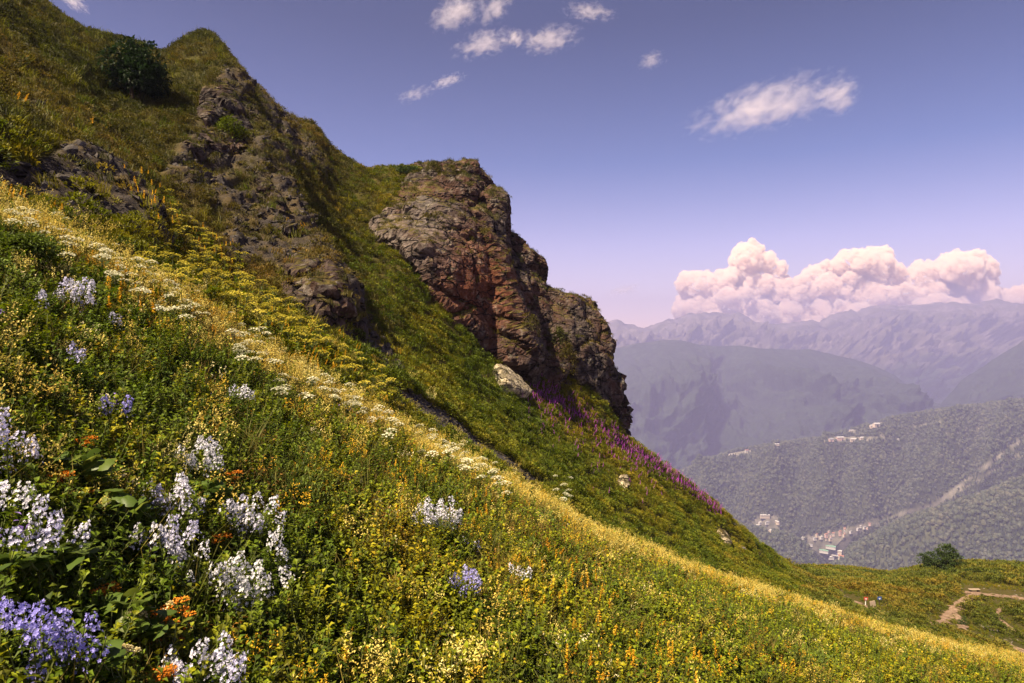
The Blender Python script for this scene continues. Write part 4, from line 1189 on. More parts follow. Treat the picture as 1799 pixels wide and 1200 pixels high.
BELLS = [  # centre of the flowers, width and height in the photograph, whiteness .. violet, label
    (95,1098,178,128,1.0,'deep violet bellflower clump, the most strongly coloured of all, beside round leaves'),
    (138,513,68,46,0.45,'pale lilac bellflower clump highest on the slope, under the sunlit crest'),
    (78,527,18,26,0.5,'small lilac bellflower tuft beside the highest bellflower clump'),
    (205,563,30,20,0.45,'two small lilac bellflower heads just below the highest clump'),
    (139,629,24,32,0.75,'slender violet bellflower midway up the slope among cream seed heads'),
    (18,772,62,92,0.6,'large lilac bellflower clump cut by the edge, above the white one'),
    (357,798,78,68,0.22,'upright white bellflower clump standing alone above the large group'),
    (421,686,40,24,0.3,'small pale bellflower near the sunlit crest with yellow grass around'),
    (216,716,48,24,0.9,'sparse blue violet bellflowers scattered among dry seed heads'),
    (24,876,58,48,0.12,'white bellflower clump cut by the edge, between two lilac clumps'),
    (82,940,74,92,0.35,'pale lilac bellflower clump beside broad leaves, above the deep violet one'),
    (22,952,52,72,0.7,'blue lilac bellflower clump at the edge beside the paler one'),
    (307,870,96,62,0.42,'lilac bellflower clump directly below the solitary upright white clump'),
    (294,955,140,72,0.36,'widest white and lilac bellflower clump in the middle of the group'),
    (435,905,92,66,0.3,'loose pale bellflower clump with small heads, uphill of the whitest clump'),
    (424,1020,112,86,0.08,'whitest bellflower clump with bright yellow green leaves below it'),
    (480,962,28,54,0.3,'narrow white bellflower spray beside the loose pale clump'),
    (372,1170,132,80,0.45,'pale lilac bellflower clump cut by the lower edge beside orange flowers'),
    (775,906,88,52,0.28,'white lilac bellflower clump alone in the middle of the meadow'),
    (830,954,26,14,0.4,'tiny pale bellflower tuft just below the clump in the middle of the meadow'),
    (822,1019,56,46,0.85,'violet bellflower clump alone among orange spikes in the middle of the meadow'),
    (912,1006,28,26,0.22,'small white bellflower beside the lone violet clump'),
    (406,1076,24,24,0.25,'small white bellflower tuft under the whitest clump'),
    (326,1008,24,16,0.1,'tiny white bellflower tuft below the widest clump'),
]
def stand(px, py, H, frac=0.8, tmax=4.3, tmin=0.3):
    """base of a plant whose flowers show at a pixel: the flowers are frac*H above it"""
    y = py+30
    for _ in range(6):
        q, n, d, k = place(px, y, tmin, tmax); y = 0.5*y+0.5*(py + F*H*frac/d)
    q, n, d, k = place(px, y, tmin, tmax)
    return q, d
for (px, py, w, h, tone, lab) in BELLS:
    q, d = stand(px, py, 0.9)
    W = w/F*d; Hh = h/F*d
    H = min(1.15, max(0.45, 0.42+Hh*0.75))
    q, d = stand(px, py, H)
    W = w/F*d; Hh = h/F*d
    root = empty('bellflower_clump', q - np.array([0, 0, 0.03])); tag(root, lab, 'bellflower', 'bellflower clumps in the meadow')
    nh = int(np.clip(W*Hh/0.0165, 2, 28))
    fo = mobj('foliage', stem_mesh(int(np.clip(nh*0.6, 3, 18)), H, W), root); fo['kind'] = 'stuff'
    sc = np.clip(math.sqrt(W*Hh/nh)/0.135, 0.6, 1.5)
    for k in range(nh):
        a = k*2.39996; f = math.sqrt((k+0.5)/nh)
        x = math.cos(a)*f*W*0.50+rr.gauss(0, W*0.05); z = H*0.80 + math.sin(a)*f*Hh*0.46+rr.gauss(0, Hh*0.05)
        o = mobj('flower_head', HEADS[k % 4], root, (x+rr.gauss(0, 0.03), rr.gauss(0, 0.10)-math.sin(a)*0.12*f, z-0.04+rr.gauss(0, 0.02)))
        o.rotation_euler = (rr.gauss(0, 0.25), x/max(W, .2)*0.7+rr.gauss(0, 0.15), rr.uniform(0, 6))
        o.scale = [sc*rr.uniform(0.8, 1.2)]*3
        t = min(1, max(0, tone*(0.72 if tone < 0.8 else 1)+rr.gauss(0, 0.08)))
        o.color = (0.98*(1-t)+0.40*t, 0.98*(1-t)+0.37*t, 1.0*(1-t)+0.90*t, 1)

# ================================================================== ORANGE FLOWERS, CREAM FLOWERS, BROAD LEAVES
def corymb(i):
    b = MB()
    for k in range(26):
        a = rr.uniform(0, 6.28); q = 0.07*math.sqrt(rr.random()); c = Vector((math.cos(a)*q, math.sin(a)*q, rr.uniform(-0.01, 0.02)-q*0.2))
        for j in range(3): b.leaf(c, rdir(0, 60), UP, 0.026, 0.016, 0, 0)
        if k % 3 == 0: b.tube((0, 0, -0.12), c, 0.003, 0.002, 1, 3)
    return b.build('flower_head', [ORANGE, STEM])
CORY = [corymb(i) for i in range(3)]
for (px, py, w, h, n, lab) in [
    (302,1095,78,66,12,'largest orange flowered plant, in the lower meadow beside cream ball flowers'),
    (190,1040,26,22,4,'orange flowers beside the deep violet bellflower clump'),
    (281,1168,40,22,4,'low orange flowers just above the lower edge'),
    (103,838,36,16,4,'rusty orange flowers among broad blue green leaves'),
    (147,868,18,18,3,'small orange flowers below the broad blue green leaves'),
    (386,943,24,10,3,'flat orange flowers beside the loose pale bellflower clump'),
    (404,838,50,30,5,'orange flowers to one side of the upright white bellflowers'),
    (150,780,40,26,5,'faded orange flowers above the broad leaves')]:
    q, d = stand(px, py, 0.5); W = w/F*d; Hh = h/F*d
    root = empty('orange_flower_plant', q); tag(root, lab, 'flower', 'orange flowering plants')
    fo = mobj('foliage', stem_mesh(max(3, n//2), 0.5, W), root); fo['kind'] = 'stuff'
    for k in range(n):
        a = k*2.39996; f = math.sqrt((k+0.5)/n)
        o = mobj('flower_head', CORY[k % 3], root, (math.cos(a)*f*W*0.5, rr.gauss(0, 0.05), 0.40+math.sin(a)*f*Hh*0.5)); o.scale = [rr.uniform(0.7, 1.1)]*3
def ball_mesh():
    b = MB()
    for k in range(40):
        d = rdir(-40, 90); b.leaf(d*0.012, d, UP if abs(d.z) < .9 else Vector((1, 0, 0)), 0.028, 0.018, 0, 0)
    return b.build('flower_head', [CREAM])
BALL = ball_mesh()
bs = MB(); bs.tube((0, 0, 0), (0, 0, 0.55), 0.004, 0.003, 0, 3)
for j in range(6): bs.leaf((0, 0, rr.uniform(0.05, 0.4)), rdir(10, 60), UP, 0.10, 0.03, 0, 0.2)
BALLSTEM = bs.build('stem', [GREEN])
for i, (px, py) in enumerate([(229,1121),(226,1128),(250,1120),(214,1151),(217,1155),(223,1163),(239,1162),(216,1171),(298,1067),(286,1086)]):
    q, d = stand(px, py, 0.55, 1.0)
    root = empty('cream_ball_flower', q)
    tag(root, ('round cream flower head in the lower group of cream flowers among broad leaves' if py > 1140 else 'round cream flower head in the upper group of cream flowers, beside the orange plant'), 'flower', 'round cream flowers low in the meadow')
    mobj('stem', BALLSTEM, root); o = mobj('flower_head', BALL, root, (0, 0, 0.56)); o.scale = [rr.uniform(0.8, 1.15)]*3

def broad_leaf(i):
    b = MB(); n = 9
    V = [(0.0, 0.0, 0.0)]
    R = 1.0
    rim = []; mid = []
    for k in range(13):
        t = -math.pi*0.93+k*(2*math.pi*0.93)/12
        r = R*(0.92+0.10*math.cos(t))*(1.12 if k == 6 else 1)*(1+0.05*math.sin(k*2.6))
        rim.append((r*math.cos(t)+0.05, r*math.sin(t)*0.88, 0.10*math.cos(2*t)-0.16*r+0.05*math.sin(k*1.9)))
        mid.append((0.55*r*math.cos(t)+0.03, 0.55*r*math.sin(t)*0.88, 0.03+0.06*math.sin(k*3.1)))
    b.v = [(0, 0, -0.02)]+mid+rim
    for k in range(12):
        b.f.append((0, 1+k, 2+k, 0+0)) if False else None
        b.f.append((1+k, 14+k, 15+k, 2+k)); b.m.append(0)
    for k in range(0, 12, 2):
        b.f.append((0, 1+k, 2+k, 3+k)); b.m.append(0)
    b.tube((0, 0, -0.02), (-0.35, 0, -1.1), 0.03, 0.045, 1, 4)
    return b.build('leaf', [LEAFB, STEM], True)
LEAFB = leaf_mat('broad_leaf', [(0.0, (0.045, 0.085, 0.014)), (0.5, (0.090, 0.140, 0.022)), (0.8, (0.150, 0.175, 0.020)), (1.0, (0.080, 0.135, 0.060))], 0.5, bright=0.3, rough=0.45)
BL = [broad_leaf(i) for i in range(3)]
for (px, py, w, h, n, lab) in [
    (128,850,130,44,16,'broad blue green leaves in a wide patch above the white bellflowers'),
    (205,925,84,70,14,'cluster of large round leaves between two pale bellflower clumps'),
    (112,1015,80,40,10,'large round leaves just above the deep violet bellflowers'),
    (218,1108,84,44,11,'round leaves between the deep violet bellflowers and the orange plant'),
    (275,1146,70,44,9,'large round leaves below the cream ball flowers and orange plant'),
    (165,1180,90,50,10,'dark large leaves at the lower edge under the deep violet bellflowers'),
    (372,885,60,40,8,'blue green leaves beside the lilac clump below the upright white bellflowers'),
    (150,525,70,34,8,'broad dark leaves under the highest bellflower clump'),
    (40,1030,60,36,7,'broad dark leaves at the edge above the deep violet bellflowers')]:
    q, d = stand(px, py, 0.4); W = w/F*d; Hh = h/F*d
    root = empty('broad_leaved_plant', q); tag(root, lab, 'plant', 'broad leaved plants in the lower meadow')
    for k in range(int(n*1.6)):
        a = k*2.39996; f = math.sqrt((k+0.5)/(n*1.6))
        o = mobj('leaf', BL[k % 3], root, (math.cos(a)*f*W*0.5, rr.gauss(0, 0.08)-0.1*math.sin(a)*f, 0.50+math.sin(a)*f*Hh*0.5))
        s = rr.uniform(0.075, 0.125); o.scale = (s, s, s)
        o.rotation_euler = (rr.uniform(0.2, 0.75), rr.gauss(0, 0.3), rr.uniform(-1.2, 1.2)-1.57)

# ================================================================== UMBELS, SPIKES
UW = [p_umbel(0.75, 0.155).build('white_umbel', [UMB_W, STEM, DEEP]) for i in range(3)]
UY = [p_umbel(0.72, 0.150).build('yellow_umbel', [UMB_Y, STEM, GREEN]) for i in range(3)]
GS = [p_spike(0.55, 1, 0.048).build('flower_spike', [GOLD, GREEN]) for i in range(4)]
def patch(poly, n, name, meshes, H, label, cat, group, tmin, tmax, s0=0.65, s1=1.2, dmin=0.28):
    poly = np.array(poly, float); x0, y0 = poly.min(0); x1, y1 = poly.max(0); got = []; tries = 0
    while len(got) < n and tries < n*40:
        tries += 1
        x, y = rr.uniform(x0, x1), rr.uniform(y0, y1)
        if not in_poly(np.array([x]), np.array([y]), poly)[0]: continue
        y += rr.gauss(0, 11); s = rr.uniform(s0, s1); q, d = stand(x, y, H*s, 0.92, tmax, tmin)
        if any((q[0]-g[0])**2+(q[1]-g[1])**2 < dmin*dmin for g in got): continue
        got.append(q)
        o = mobj(name, rr.choice(meshes), None, q); o.scale = (s, s, s); o.rotation_euler = (rr.gauss(0, .12), rr.gauss(0, .12), rr.uniform(0, 6))
        tag(o, label, cat, group)
G_W = 'white umbel flowers along the sunlit crest'
patch([(150,425),(200,445),(280,490),(345,525),(360,545),(330,548),(260,512),(190,475)], 72, 'white_umbel', UW, .75, 'white flat-topped umbel flower in the densest patch, high on the sunlit crest', 'flower', G_W, 2.6, 5.0)
patch([(20,360),(110,395),(150,425),(130,432),(60,395),(10,372)], 22, 'white_umbel', UW, .75, 'white umbel flower at the upper end of the crest, near the bare earth', 'flower', G_W, 2.6, 5.0)
patch([(400,560),(470,595),(490,620),(450,640),(405,612)], 36, 'white_umbel', UW, .75, 'white umbel flower on the crest below the densest patch, beside the red dock', 'flower', G_W, 2.6, 5.0)
patch([(540,655),(620,690),(700,740),(690,752),(620,715),(540,680)], 40, 'white_umbel', UW, .75, 'white umbel flower on the crest above the dark strip of scree', 'flower', G_W, 2.6, 5.0, 0.9, 1.3)
patch([(735,742),(800,775),(860,818),(905,845),(890,856),(820,825),(745,770)], 55, 'white_umbel', UW, .75, 'white umbel flower on the crest right beside the dark strip of scree', 'flower', G_W, 2.6, 5.0, 0.9, 1.35)
patch([(975,845),(1005,855),(1010,870),(980,868)], 10, 'white_umbel', UW, .75, 'white umbel flower in the small group beyond the lower end of the scree', 'flower', G_W, 4.4, 6.5, 1.1, 1.6)
patch([(476,668),(500,672),(515,688),(492,690)], 9, 'white_umbel', UW, .75, 'white umbel flower in a small group just below the crest', 'flower', G_W, 2.0, 4.6)
G_Y = 'yellow umbel flowers behind the sunlit crest'
patch([(235,445),(310,440),(345,480),(300,492),(250,470)], 34, 'yellow_umbel', UY, .72, 'yellow green umbel flower in the patch right behind the densest white umbels', 'flower', G_Y, 4.0, 6.0, 0.9, 1.4)
patch([(300,345),(380,420),(440,480),(500,520),(560,565),(600,610),(540,600),(470,560),(400,520),(340,450),(290,380)], 160, 'yellow_umbel', UY, .72, 'yellow umbel flower in the long strip running below the dark ridge rocks', 'flower', G_Y, 4.4, 6.6, 1.1, 1.8, 0.3)
patch([(600,600),(680,660),(700,690),(650,680),(590,640)], 30, 'yellow_umbel', UY, .72, 'yellow umbel flower just above the upper end of the scree', 'flower', G_Y, 4.2, 6.6, 1.1, 1.7, 0.3)
G_S = 'golden flower spikes in the meadow'
patch([(900,945),(1050,940),(1060,1080),(920,1075)], 46, 'flower_spike', GS, .55, 'golden flower spike in the loose group near the small white bellflower', 'flower', G_S, 0.5, 4.2, 0.8, 1.2, 0.1)
patch([(1000,1090),(1250,1080),(1280,1195),(980,1195)], 60, 'flower_spike', GS, .55, 'golden flower spike near the lower edge, downhill of the white bellflowers', 'flower', G_S, 0.5, 4.2, 0.8, 1.2, 0.1)
patch([(680,820),(900,840),(880,900),(700,890)], 40, 'flower_spike', GS, .55, 'golden flower spike just uphill of the bellflower clump in the mid meadow', 'flower', G_S, 0.5, 4.2, 0.8, 1.2, 0.1)
patch([(170,455),(240,500),(250,530),(200,520)], 18, 'flower_spike', GS, .55, 'golden flower spike on the crest beside the densest white umbels', 'flower', G_S, 2.5, 4.6, 1.0, 1.5, 0.1)
patch([(230,290),(330,380),(420,440),(400,460),(310,400),(225,310)], 64, 'flower_spike', GS, .55, 'golden flower spike in the bright strip running down from the high slope', 'flower', G_S, 5.0, 7.0, 1.0, 1.6, 0.25)
dm = leaf_mat('dock_red', [(0.0, (0.16, 0.035, 0.015)), (1.0, (0.24, 0.05, 0.02))], 0.5)
q, n_, d_, k_ = place(405, 625, 2.5, 4.4)
o = mobj('dock_plant', p_spike(0.75, 3, 0.05, False).build('dock_plant', [dm, STEM]), None, q); tag(o, 'dark red dock stalks standing on the sunlit crest among white umbels', 'plant')

# ================================================================== BUSHES
def bush(px, py, w, h, label, mat=BUSHM, nleaf=2600, trunks=5, name='bush', tmin=4.4, tmax=8.3, lobes=9, group='bushes on the slopes'):
    q, n_, d, k = place(px, py, tmin, tmax)
    W = w/F*d; H = h/F*d
    root = empty(name, q); tag(root, label, 'bush', group)
    b = MB(); tips = []
    for i in range(trunks):
        a = rr.uniform(0, 6.28); t = Vector((math.cos(a)*W*0.22, math.sin(a)*W*0.2, H*rr.uniform(0.5, 0.8)))
        b.tube((math.cos(a)*W*.05, math.sin(a)*W*.05, -0.1), t, W*0.018, W*0.007, 0, 5)
    tr = b.build('trunk', [BARK]); mobj('trunk', tr, root)
    f = MB(); cs = []
    for i in range(lobes):
        a = rr.uniform(0, 6.28); e = rr.uniform(0.25, 0.86); rad = W*0.30*rr.random()**0.5*(1.1-0.5*abs(e-0.45))
        cs.append((Vector((math.cos(a)*rad, math.sin(a)*rad*0.9, H*e*0.88)), W*rr.uniform(0.16, 0.27)))
    L = W*0.072
    for i in range(nleaf):
        c, r = rr.choice(cs); dv = rdir(-70, 90); p = c + Vector((dv.x*r, dv.y*r, dv.z*r*min(1.1, H/W)))*rr.uniform(0.6, 1.08)
        if p.z < 0.02*H: continue
        f.leaf(p, dv+rdir(-60, 60), UP, L*rr.uniform(0.6, 1.3), L*0.5, 0, 0.1)
    fo = mobj('foliage', f.build('foliage', [mat]), root); fo['kind'] = 'stuff'
    return root
bush(236, 168, 118, 104, 'large rounded dark green bush high on the grassy slope under the sky', nleaf=5200, lobes=22)
bush(1632, 1000, 42, 36, 'lower dark green bush of the pair on the brow of the heath', BUSHG, 2600)
bush(1664, 999, 50, 48, 'taller rounded dark green bush of the pair on the brow of the heath', BUSHG, 3600, lobes=14)
bush(1497, 1004, 22, 11, 'low dark bush first in the row on the brow beyond the red sign', BUSHG, 700)
bush(1512, 1007, 20, 11, 'low dark bush in the middle of the row on the brow', BUSHG, 700)
bush(1527, 1011, 30, 14, 'widest dark bush at the end of the row on the brow', BUSHG, 900)
bush(1706, 1007, 30, 10, 'low dark bush lying in the heath below the bush pair', BUSHG, 900)
bush(1690, 1095, 24, 15, 'low dark bush in the fork between two paths', BUSHG, 900)
bush(1327, 957, 14, 13, 'small dark bush on the edge of the slope above the village', BUSHG, 500)
bush(1337, 968, 9, 7, 'tiny dark bush on the slope edge next to the slightly larger one', BUSHG, 300)
bush(1773, 1000, 18, 12, 'small yellowing bush on the brow against the valley', LIME, 500)
bush(1740, 998, 7, 6, 'tiny yellowish bush on the brow between the pair and the yellowing one', LIME, 200)
bush(716, 304, 50, 15, 'low green shrub on the saddle just before the cliff top', BUSHG, 1500, tmax=8.6)
bush(406, 248, 62, 46, 'bright yellow green cushion of shrubs among the dark summit rocks', SLOPE, 1800, lobes=12)
bush(370, 168, 34, 50, 'dark green shrubs on the side of the pointed summit', OLIVE, 1200, lobes=10)
bush(45, 470, 130, 60, 'smooth light green shrub mound on the slope above the bellflowers', LIME, 3800, tmin=1.0, tmax=4.3, lobes=24)
bush(300, 720, 60, 40, 'light green rounded herb mound in the middle of the slope', LIME, 1500, tmin=1.0, tmax=4.3, lobes=10)
bush(15, 575, 120, 50, 'grey green shrub mound at the edge below the light green one', SLOPE, 2600, tmin=1.0, tmax=4.3, lobes=18)
# shrub cushions that sit on the cliff itself
def cliff_bush(px, py, w, h, label, mat=OLIVE, nleaf=900):
    co = get_co(cliff.data); x = CX+co[:, 0]/co[:, 1]*F; y = CY-co[:, 2]/co[:, 1]*F
    m_ = (np.abs(x-px) < 4) & (np.abs(y-py) < 14)
    if not m_.any(): return
    q = co[m_][np.argmin(np.abs(y[m_]-py)*0.3+co[m_][:, 1]*0.5)]
    W = w/F*q[1]; H = h/F*q[1]
    root = empty('cliff_shrub', q-np.array([0, 0, 0.15*H])); tag(root, label, 'shrub', 'shrubs on the cliff')
    f = MB()
    for i in range(nleaf):
        dv = rdir(-15, 90); p = Vector((dv.x*W/2, dv.y*W/2, dv.z*H))*rr.uniform(0.65, 1.05)
        f.leaf(p, dv+rdir(-50, 60), UP, W*0.09*rr.uniform(.6, 1.3), W*0.045, 0, 0.1)
    fo = mobj('foliage', f.build('foliage', [mat]), root); fo['kind'] = 'stuff'
    b = MB()
    for i in range(3): b.tube((0, 0, -0.2), (rr.gauss(0, W*.15), rr.gauss(0, W*.15), H*0.7), 0.05, 0.02, 0, 4)
    mobj('stem', b.build('stem', [BARK]), root)
cliff_bush(764, 287, 30, 13, 'rounded green shrub sitting on the very top of the cliff')
cliff_bush(789, 303, 24, 16, 'green shrub hanging just below the cliff top')
cliff_bush(825, 288, 18, 7, 'small green tuft at the upper corner of the cliff', nleaf=400)
cliff_bush(985, 612, 46, 40, 'mossy green shrubs on a ledge halfway down the cliff', nleaf=900)
cliff_bush(1000, 640, 34, 44, 'lower green shrubs on the cliff ledge above the fireweed', nleaf=900)
cliff_bush(935, 575, 30, 26, 'small green shrubs in the cleft of the cliff', nleaf=600)

# ================================================================== SIGNS, BENCH
def flat(name, col, rough=0.6):
    m = N(name); p = m.geo_pos(); k = m.noise(p, 6.0, 4, 0.6)
    m.principled(m.ramp(k, [(0.3, tuple(x*0.8 for x in col)), (0.7, col)]), rough, spec=0.3); return m.m
RED = flat('red_paint', (0.42, 0.06, 0.04)); BLUE = flat('blue_paint', (0.03, 0.08, 0.28)); WHITE = flat('white_paint', (0.75, 0.75, 0.72)); WOOD = flat('grey_wood', (0.36, 0.28, 0.21), 0.85); DARKW = flat('dark_wood', (0.06, 0.045, 0.035), 0.85)
def sign(px, py, bw, bh, ph, board, post, label, mark):
    q, n_, d, k = place(px, py, 4.4, 7.6)
    root = empty('trail_sign', q); tag(root, label, 'sign', 'small signs beside the path')
    b = MB(); b.tube((0, 0, -0.2), (0, 0, ph), 0.05, 0.05, 0, 6); mobj('post', b.build('post', [post]), root)
    b = MB(); b.box((0, -0.08, ph-bh/2+0.1), (bw, 0.04, bh)); mobj('board', b.build('board', [board]), root)
    if mark:
        b = MB(); b.box((0, -0.106, ph-bh/2+0.1), (bw*0.55, 0.006, bh*0.16)); b.box((0, -0.107, ph-bh/2+0.02), (bw*0.16, 0.006, bh*0.5)); mobj('mark', b.build('mark', [WHITE]), root)
sign(1521, 1061, 0.45, 0.36, 0.95, RED, WHITE, 'red sign on a pale post beside the earth path', True)
sign(1545, 1060, 0.48, 0.36, 0.95, BLUE, DARKW, 'blue sign on a dark post beside the earth path', True)
q, n_, d_, k_ = place(1535, 1064, 4.4, 7.6)
root = empty('notice_board', q); tag(root, 'pale wooden board leaning beside the path between the red and blue signs', 'board')
b = MB(); b.box((0, 0, 0.42), (0.62, 0.06, 0.72)); o = mobj('panel', b.build('panel', [WOOD]), root); o.rotation_euler = (0, -0.2, 0)
for s in (-0.25, 0.25):
    b = MB(); b.tube((s, 0.06, -0.2), (s*0.9, 0.04, 0.6), 0.035, 0.035, 0, 5); mobj('leg', b.build('leg', [WOOD]), root)
q, n_, d_, k_ = place(1493, 1056, 4.4, 7.6)
b = MB(); b.tube((0, 0, -0.2), (0.02, 0, 0.62), 0.07, 0.06, 0, 6); b.tube((0.02, 0, 0.62), (0.02, 0, 0.66), 0.075, 0.03, 0, 6)
tag(mobj('path_post', b.build('path_post', [DARKW]), None, q), 'short dark post beside the start of the earth path', 'post')
q, n_, d_, k_ = place(1712, 1038, 4.4, 7.9)
root = empty('bench', q); tag(root, 'low plank bench where the earth paths meet on the heath', 'bench')
for k in range(2):
    b = MB(); b.box((0, -0.12+0.22*k, 0.46), (1.45, 0.20, 0.06)); mobj('plank', b.build('plank', [WOOD]), root)
for s in (-0.55, 0.55):
    b = MB(); b.box((s, 0, 0.19), (0.14, 0.36, 0.46)); mobj('leg', b.build('leg', [DARKW]), root)

# small stones on the slope, the scree and the paths
def stone_mesh(i):
    g = random.Random(60+i); bm = bmesh.new(); vs = []
    for k in range(15):
        v = Vector((g.gauss(0, 1), g.gauss(0, 1), g.gauss(0, 1))).normalized()*g.uniform(0.8, 1.15)
        vs.append(bm.verts.new((v.x*1.35, v.y*0.95, max(v.z*0.55, -0.35))))
    r = bmesh.ops.convex_hull(bm, input=vs)
    bmesh.ops.delete(bm, geom=[e for e in r['geom_interior'] if isinstance(e, bmesh.types.BMVert)], context='VERTS')
    me = bpy.data.meshes.new('stone'); bm.to_mesh(me); bm.free(); return me
STONE_M = rock_material('grey_stone', (0.20, 0.175, 0.155), 0, 0.4); SCREE_M = rock_material('scree_stone', (0.085, 0.075, 0.072), 0, 0.15)
def stone_proto(key_, mat):
    PROTO[key_] = []
    for i in range(5):
        me = stone_mesh(i); me.materials.append(mat); PROTO[key_].append(bpy.data.objects.new(key_, me))
stone_proto('scree_stone', SCREE_M); stone_proto('rubble_stone', STONE_M)
scatter('scree_gravel', CSCREE*(CT > 4.2)*14.0, 'scree_stone', 0.04, 0.17, 0.5, seed=30)
scatter('broken_rock', CDIRT*(CT > 4.6)*4.0*np.clip(0.6+1.4*CN1, 0, 2), 'scree_stone', 0.06, 0.30, 0.8, seed=31)
PM_keep = PM; PM = np.zeros_like(PM)
scatter('path_gravel', (path_mask(CQX, CQY) & (CT > 4.3))*0.9, 'rubble_stone', 0.05, 0.20, 0.4, seed=32)
PM = PM_keep
sm_list = [(1425,1012,1.2,'flat grey stone on the far meadow below the brow'),(1448,1020,1.5,'larger grey stone on the far meadow beside the heath'),(1434,1028,0.9,'low grey stone in the grass where the slope meets the heath'),
           (1562,1046,0.8,'pale stone in the heath just beyond the blue sign'),(1297,962,0.9,'small grey stone near the lower end of the steep slope'),(380,700,0.0,''),(1730,1098,0.6,'pale stone in the grass between two paths'),(1745,1105,0.7,'grey stone beside the lowest path')]
for (px, py, s, lab) in sm_list:
    if s <= 0: continue
    q, n_, d, k = place(px, py, 4.4, 8.0)
    me = stone_mesh(int(px) % 7); me.materials.append(STONE_M)
    o = mobj('stone', me, None, q+n_*0.1); o.scale = (s*0.8, s*0.6, s*0.6); tag(o, lab, 'stone', 'loose stones in the grass')
# ================================================================== VALLEY: OPEN GROUND, WOODS, BUILDINGS
OPEN = [[(1405,938),(1440,942),(1480,930),(1545,910),(1590,896),(1612,897),(1590,906),(1530,926),(1500,944),(1488,962),(1484,985),(1455,988),(1428,966)],
        [(1322,922),(1330,908),(1345,903),(1368,907),(1372,928),(1352,937)],
        [(1446,774),(1470,767),(1520,768),(1558,764),(1575,768),(1530,774),(1462,778)],
        [(1524,746),(1548,740),(1556,748),(1530,752)], [(1486,757),(1505,755),(1506,760),(1488,761)], [(1276,798),(1292,795),(1320,790),(1322,795),(1290,802)],
        [(1350,781),(1372,779),(1374,783),(1352,785)]]
RUNS = [([(1540,915),(1602,898),(1640,888),(1700,845),(1770,790),(1810,760)], 4.2), ([(1640,893),(1710,850),(1790,800)], 2.4), ([(1300,912),(1340,925),(1400,942)], 2.0), ([(1560,790),(1680,760),(1760,745)], 1.3), ([(1600,752),(1720,728)], 1.3)]
def open_mask(x, y):
    m = np.zeros(x.shape, bool)
    for pl in OPEN: m |= in_poly(x, y, pl)
    for ln, w in RUNS: m |= dist_line(x, y, ln) < w
    return m
WOODS = []
for nm, P, dens in (('forested_hill', HP, 1/105.0), ('forested_spur', SP, 1/90.0), ('wooded_knoll', KP, 1/90.0)):
    X = CX+P[..., 0]/P[..., 1]*F; Y = CY-P[..., 2]/P[..., 1]*F
    o = bpy.data.objects[nm]; mk = open_mask(X, Y)
    a = o.data.attributes.new('open', 'FLOAT', 'POINT'); a.data.foreach_set('value', mk.astype(np.float32).ravel())
    WOODS.append((nm, P, X, Y, mk, dens))
fm = FOREST.t; b = [n for n in fm.nodes if n.type == 'BSDF_PRINCIPLED'][0]
src = b.inputs['Base Color'].links[0].from_socket
at = FOREST.attr('open').outputs['Fac']
pale = FOREST.ramp(FOREST.noise(FOREST.geo_pos(), 0.02, 5, 0.7), [(0.35, (0.10, 0.10, 0.07)), (0.6, (0.22, 0.20, 0.16)), (0.75, (0.40, 0.36, 0.32))])
fm.links.new(FOREST.mix(at, src, pale), b.inputs['Base Color'])

TREE_M = leaf_mat('conifer_needles', [(0.0, (0.012, 0.019, 0.012)), (0.5, (0.023, 0.031, 0.019)), (1.0, (0.042, 0.049, 0.030))], 0.004, wr=0.6, wn=0.4, trans=0.1)
TREE_B = leaf_mat('broadleaf_crown', [(0.0, (0.026, 0.034, 0.020)), (0.5, (0.044, 0.052, 0.030)), (1.0, (0.078, 0.076, 0.046))], 0.004, wr=0.6, wn=0.4, trans=0.1)
def p_conifer():
    b = MB(); n = 6
    for z0, z1, r in ((0.12, 0.55, 0.26), (0.36, 0.78, 0.20), (0.6, 1.0, 0.13)):
        k = len(b.v)
        for i in range(n):
            t = 6.283*i/n; q = r*rr.uniform(0.8, 1.15); b.v.append((math.cos(t)*q, math.sin(t)*q, z0+rr.uniform(-.03, .03)))
        b.v += [(0.012, 0, z1), (-0.012, 0, z1)]
        for i in range(n): b.f.append((k+i, k+(i+1) % n, k+n, k+n+1)); b.m.append(0)
    b.tube((0, 0, -0.1), (0, 0, 0.2), 0.03, 0.03, 1, 4)
    return b
def p_broad():
    bm = bmesh.new(); bmesh.ops.create_icosphere(bm, subdivisions=2, radius=0.5)
    b = MB(); s = rr.random()*50
    for v in bm.verts:
        k = 1+0.5*noise3(np.array([[v.co.x*3+s, v.co.y*3, v.co.z*3]]), 3)[0]; b.v.append((v.co.x*k*0.8, v.co.y*k*0.8, 0.55+v.co.z*k*0.9))
    for f in bm.faces:
        i = [v.index for v in f.verts]; b.f.append((i[0], i[1], i[2], i[2])); b.m.append(0)
    bm.free()
    b.f = [(f[0], f[1], f[2], f[3]) for f in b.f]
    return b
def tri_build(b, name, mats):
    me = bpy.data.meshes.new(name); me.from_pydata(b.v, [], [tuple(dict.fromkeys(f)) for f in b.f]); [me.materials.append(m) for m in mats]
    me.polygons.foreach_set('material_index', b.m); me.update(); return me
PROTO['forest'] = [bpy.data.objects.new('conifer', tri_build(p_conifer(), 'conifer', [TREE_M, BARK])) for i in range(2)] + [bpy.data.objects.new('broadleaf', tri_build(p_broad(), 'broadleaf', [TREE_B])) for i in range(3)]
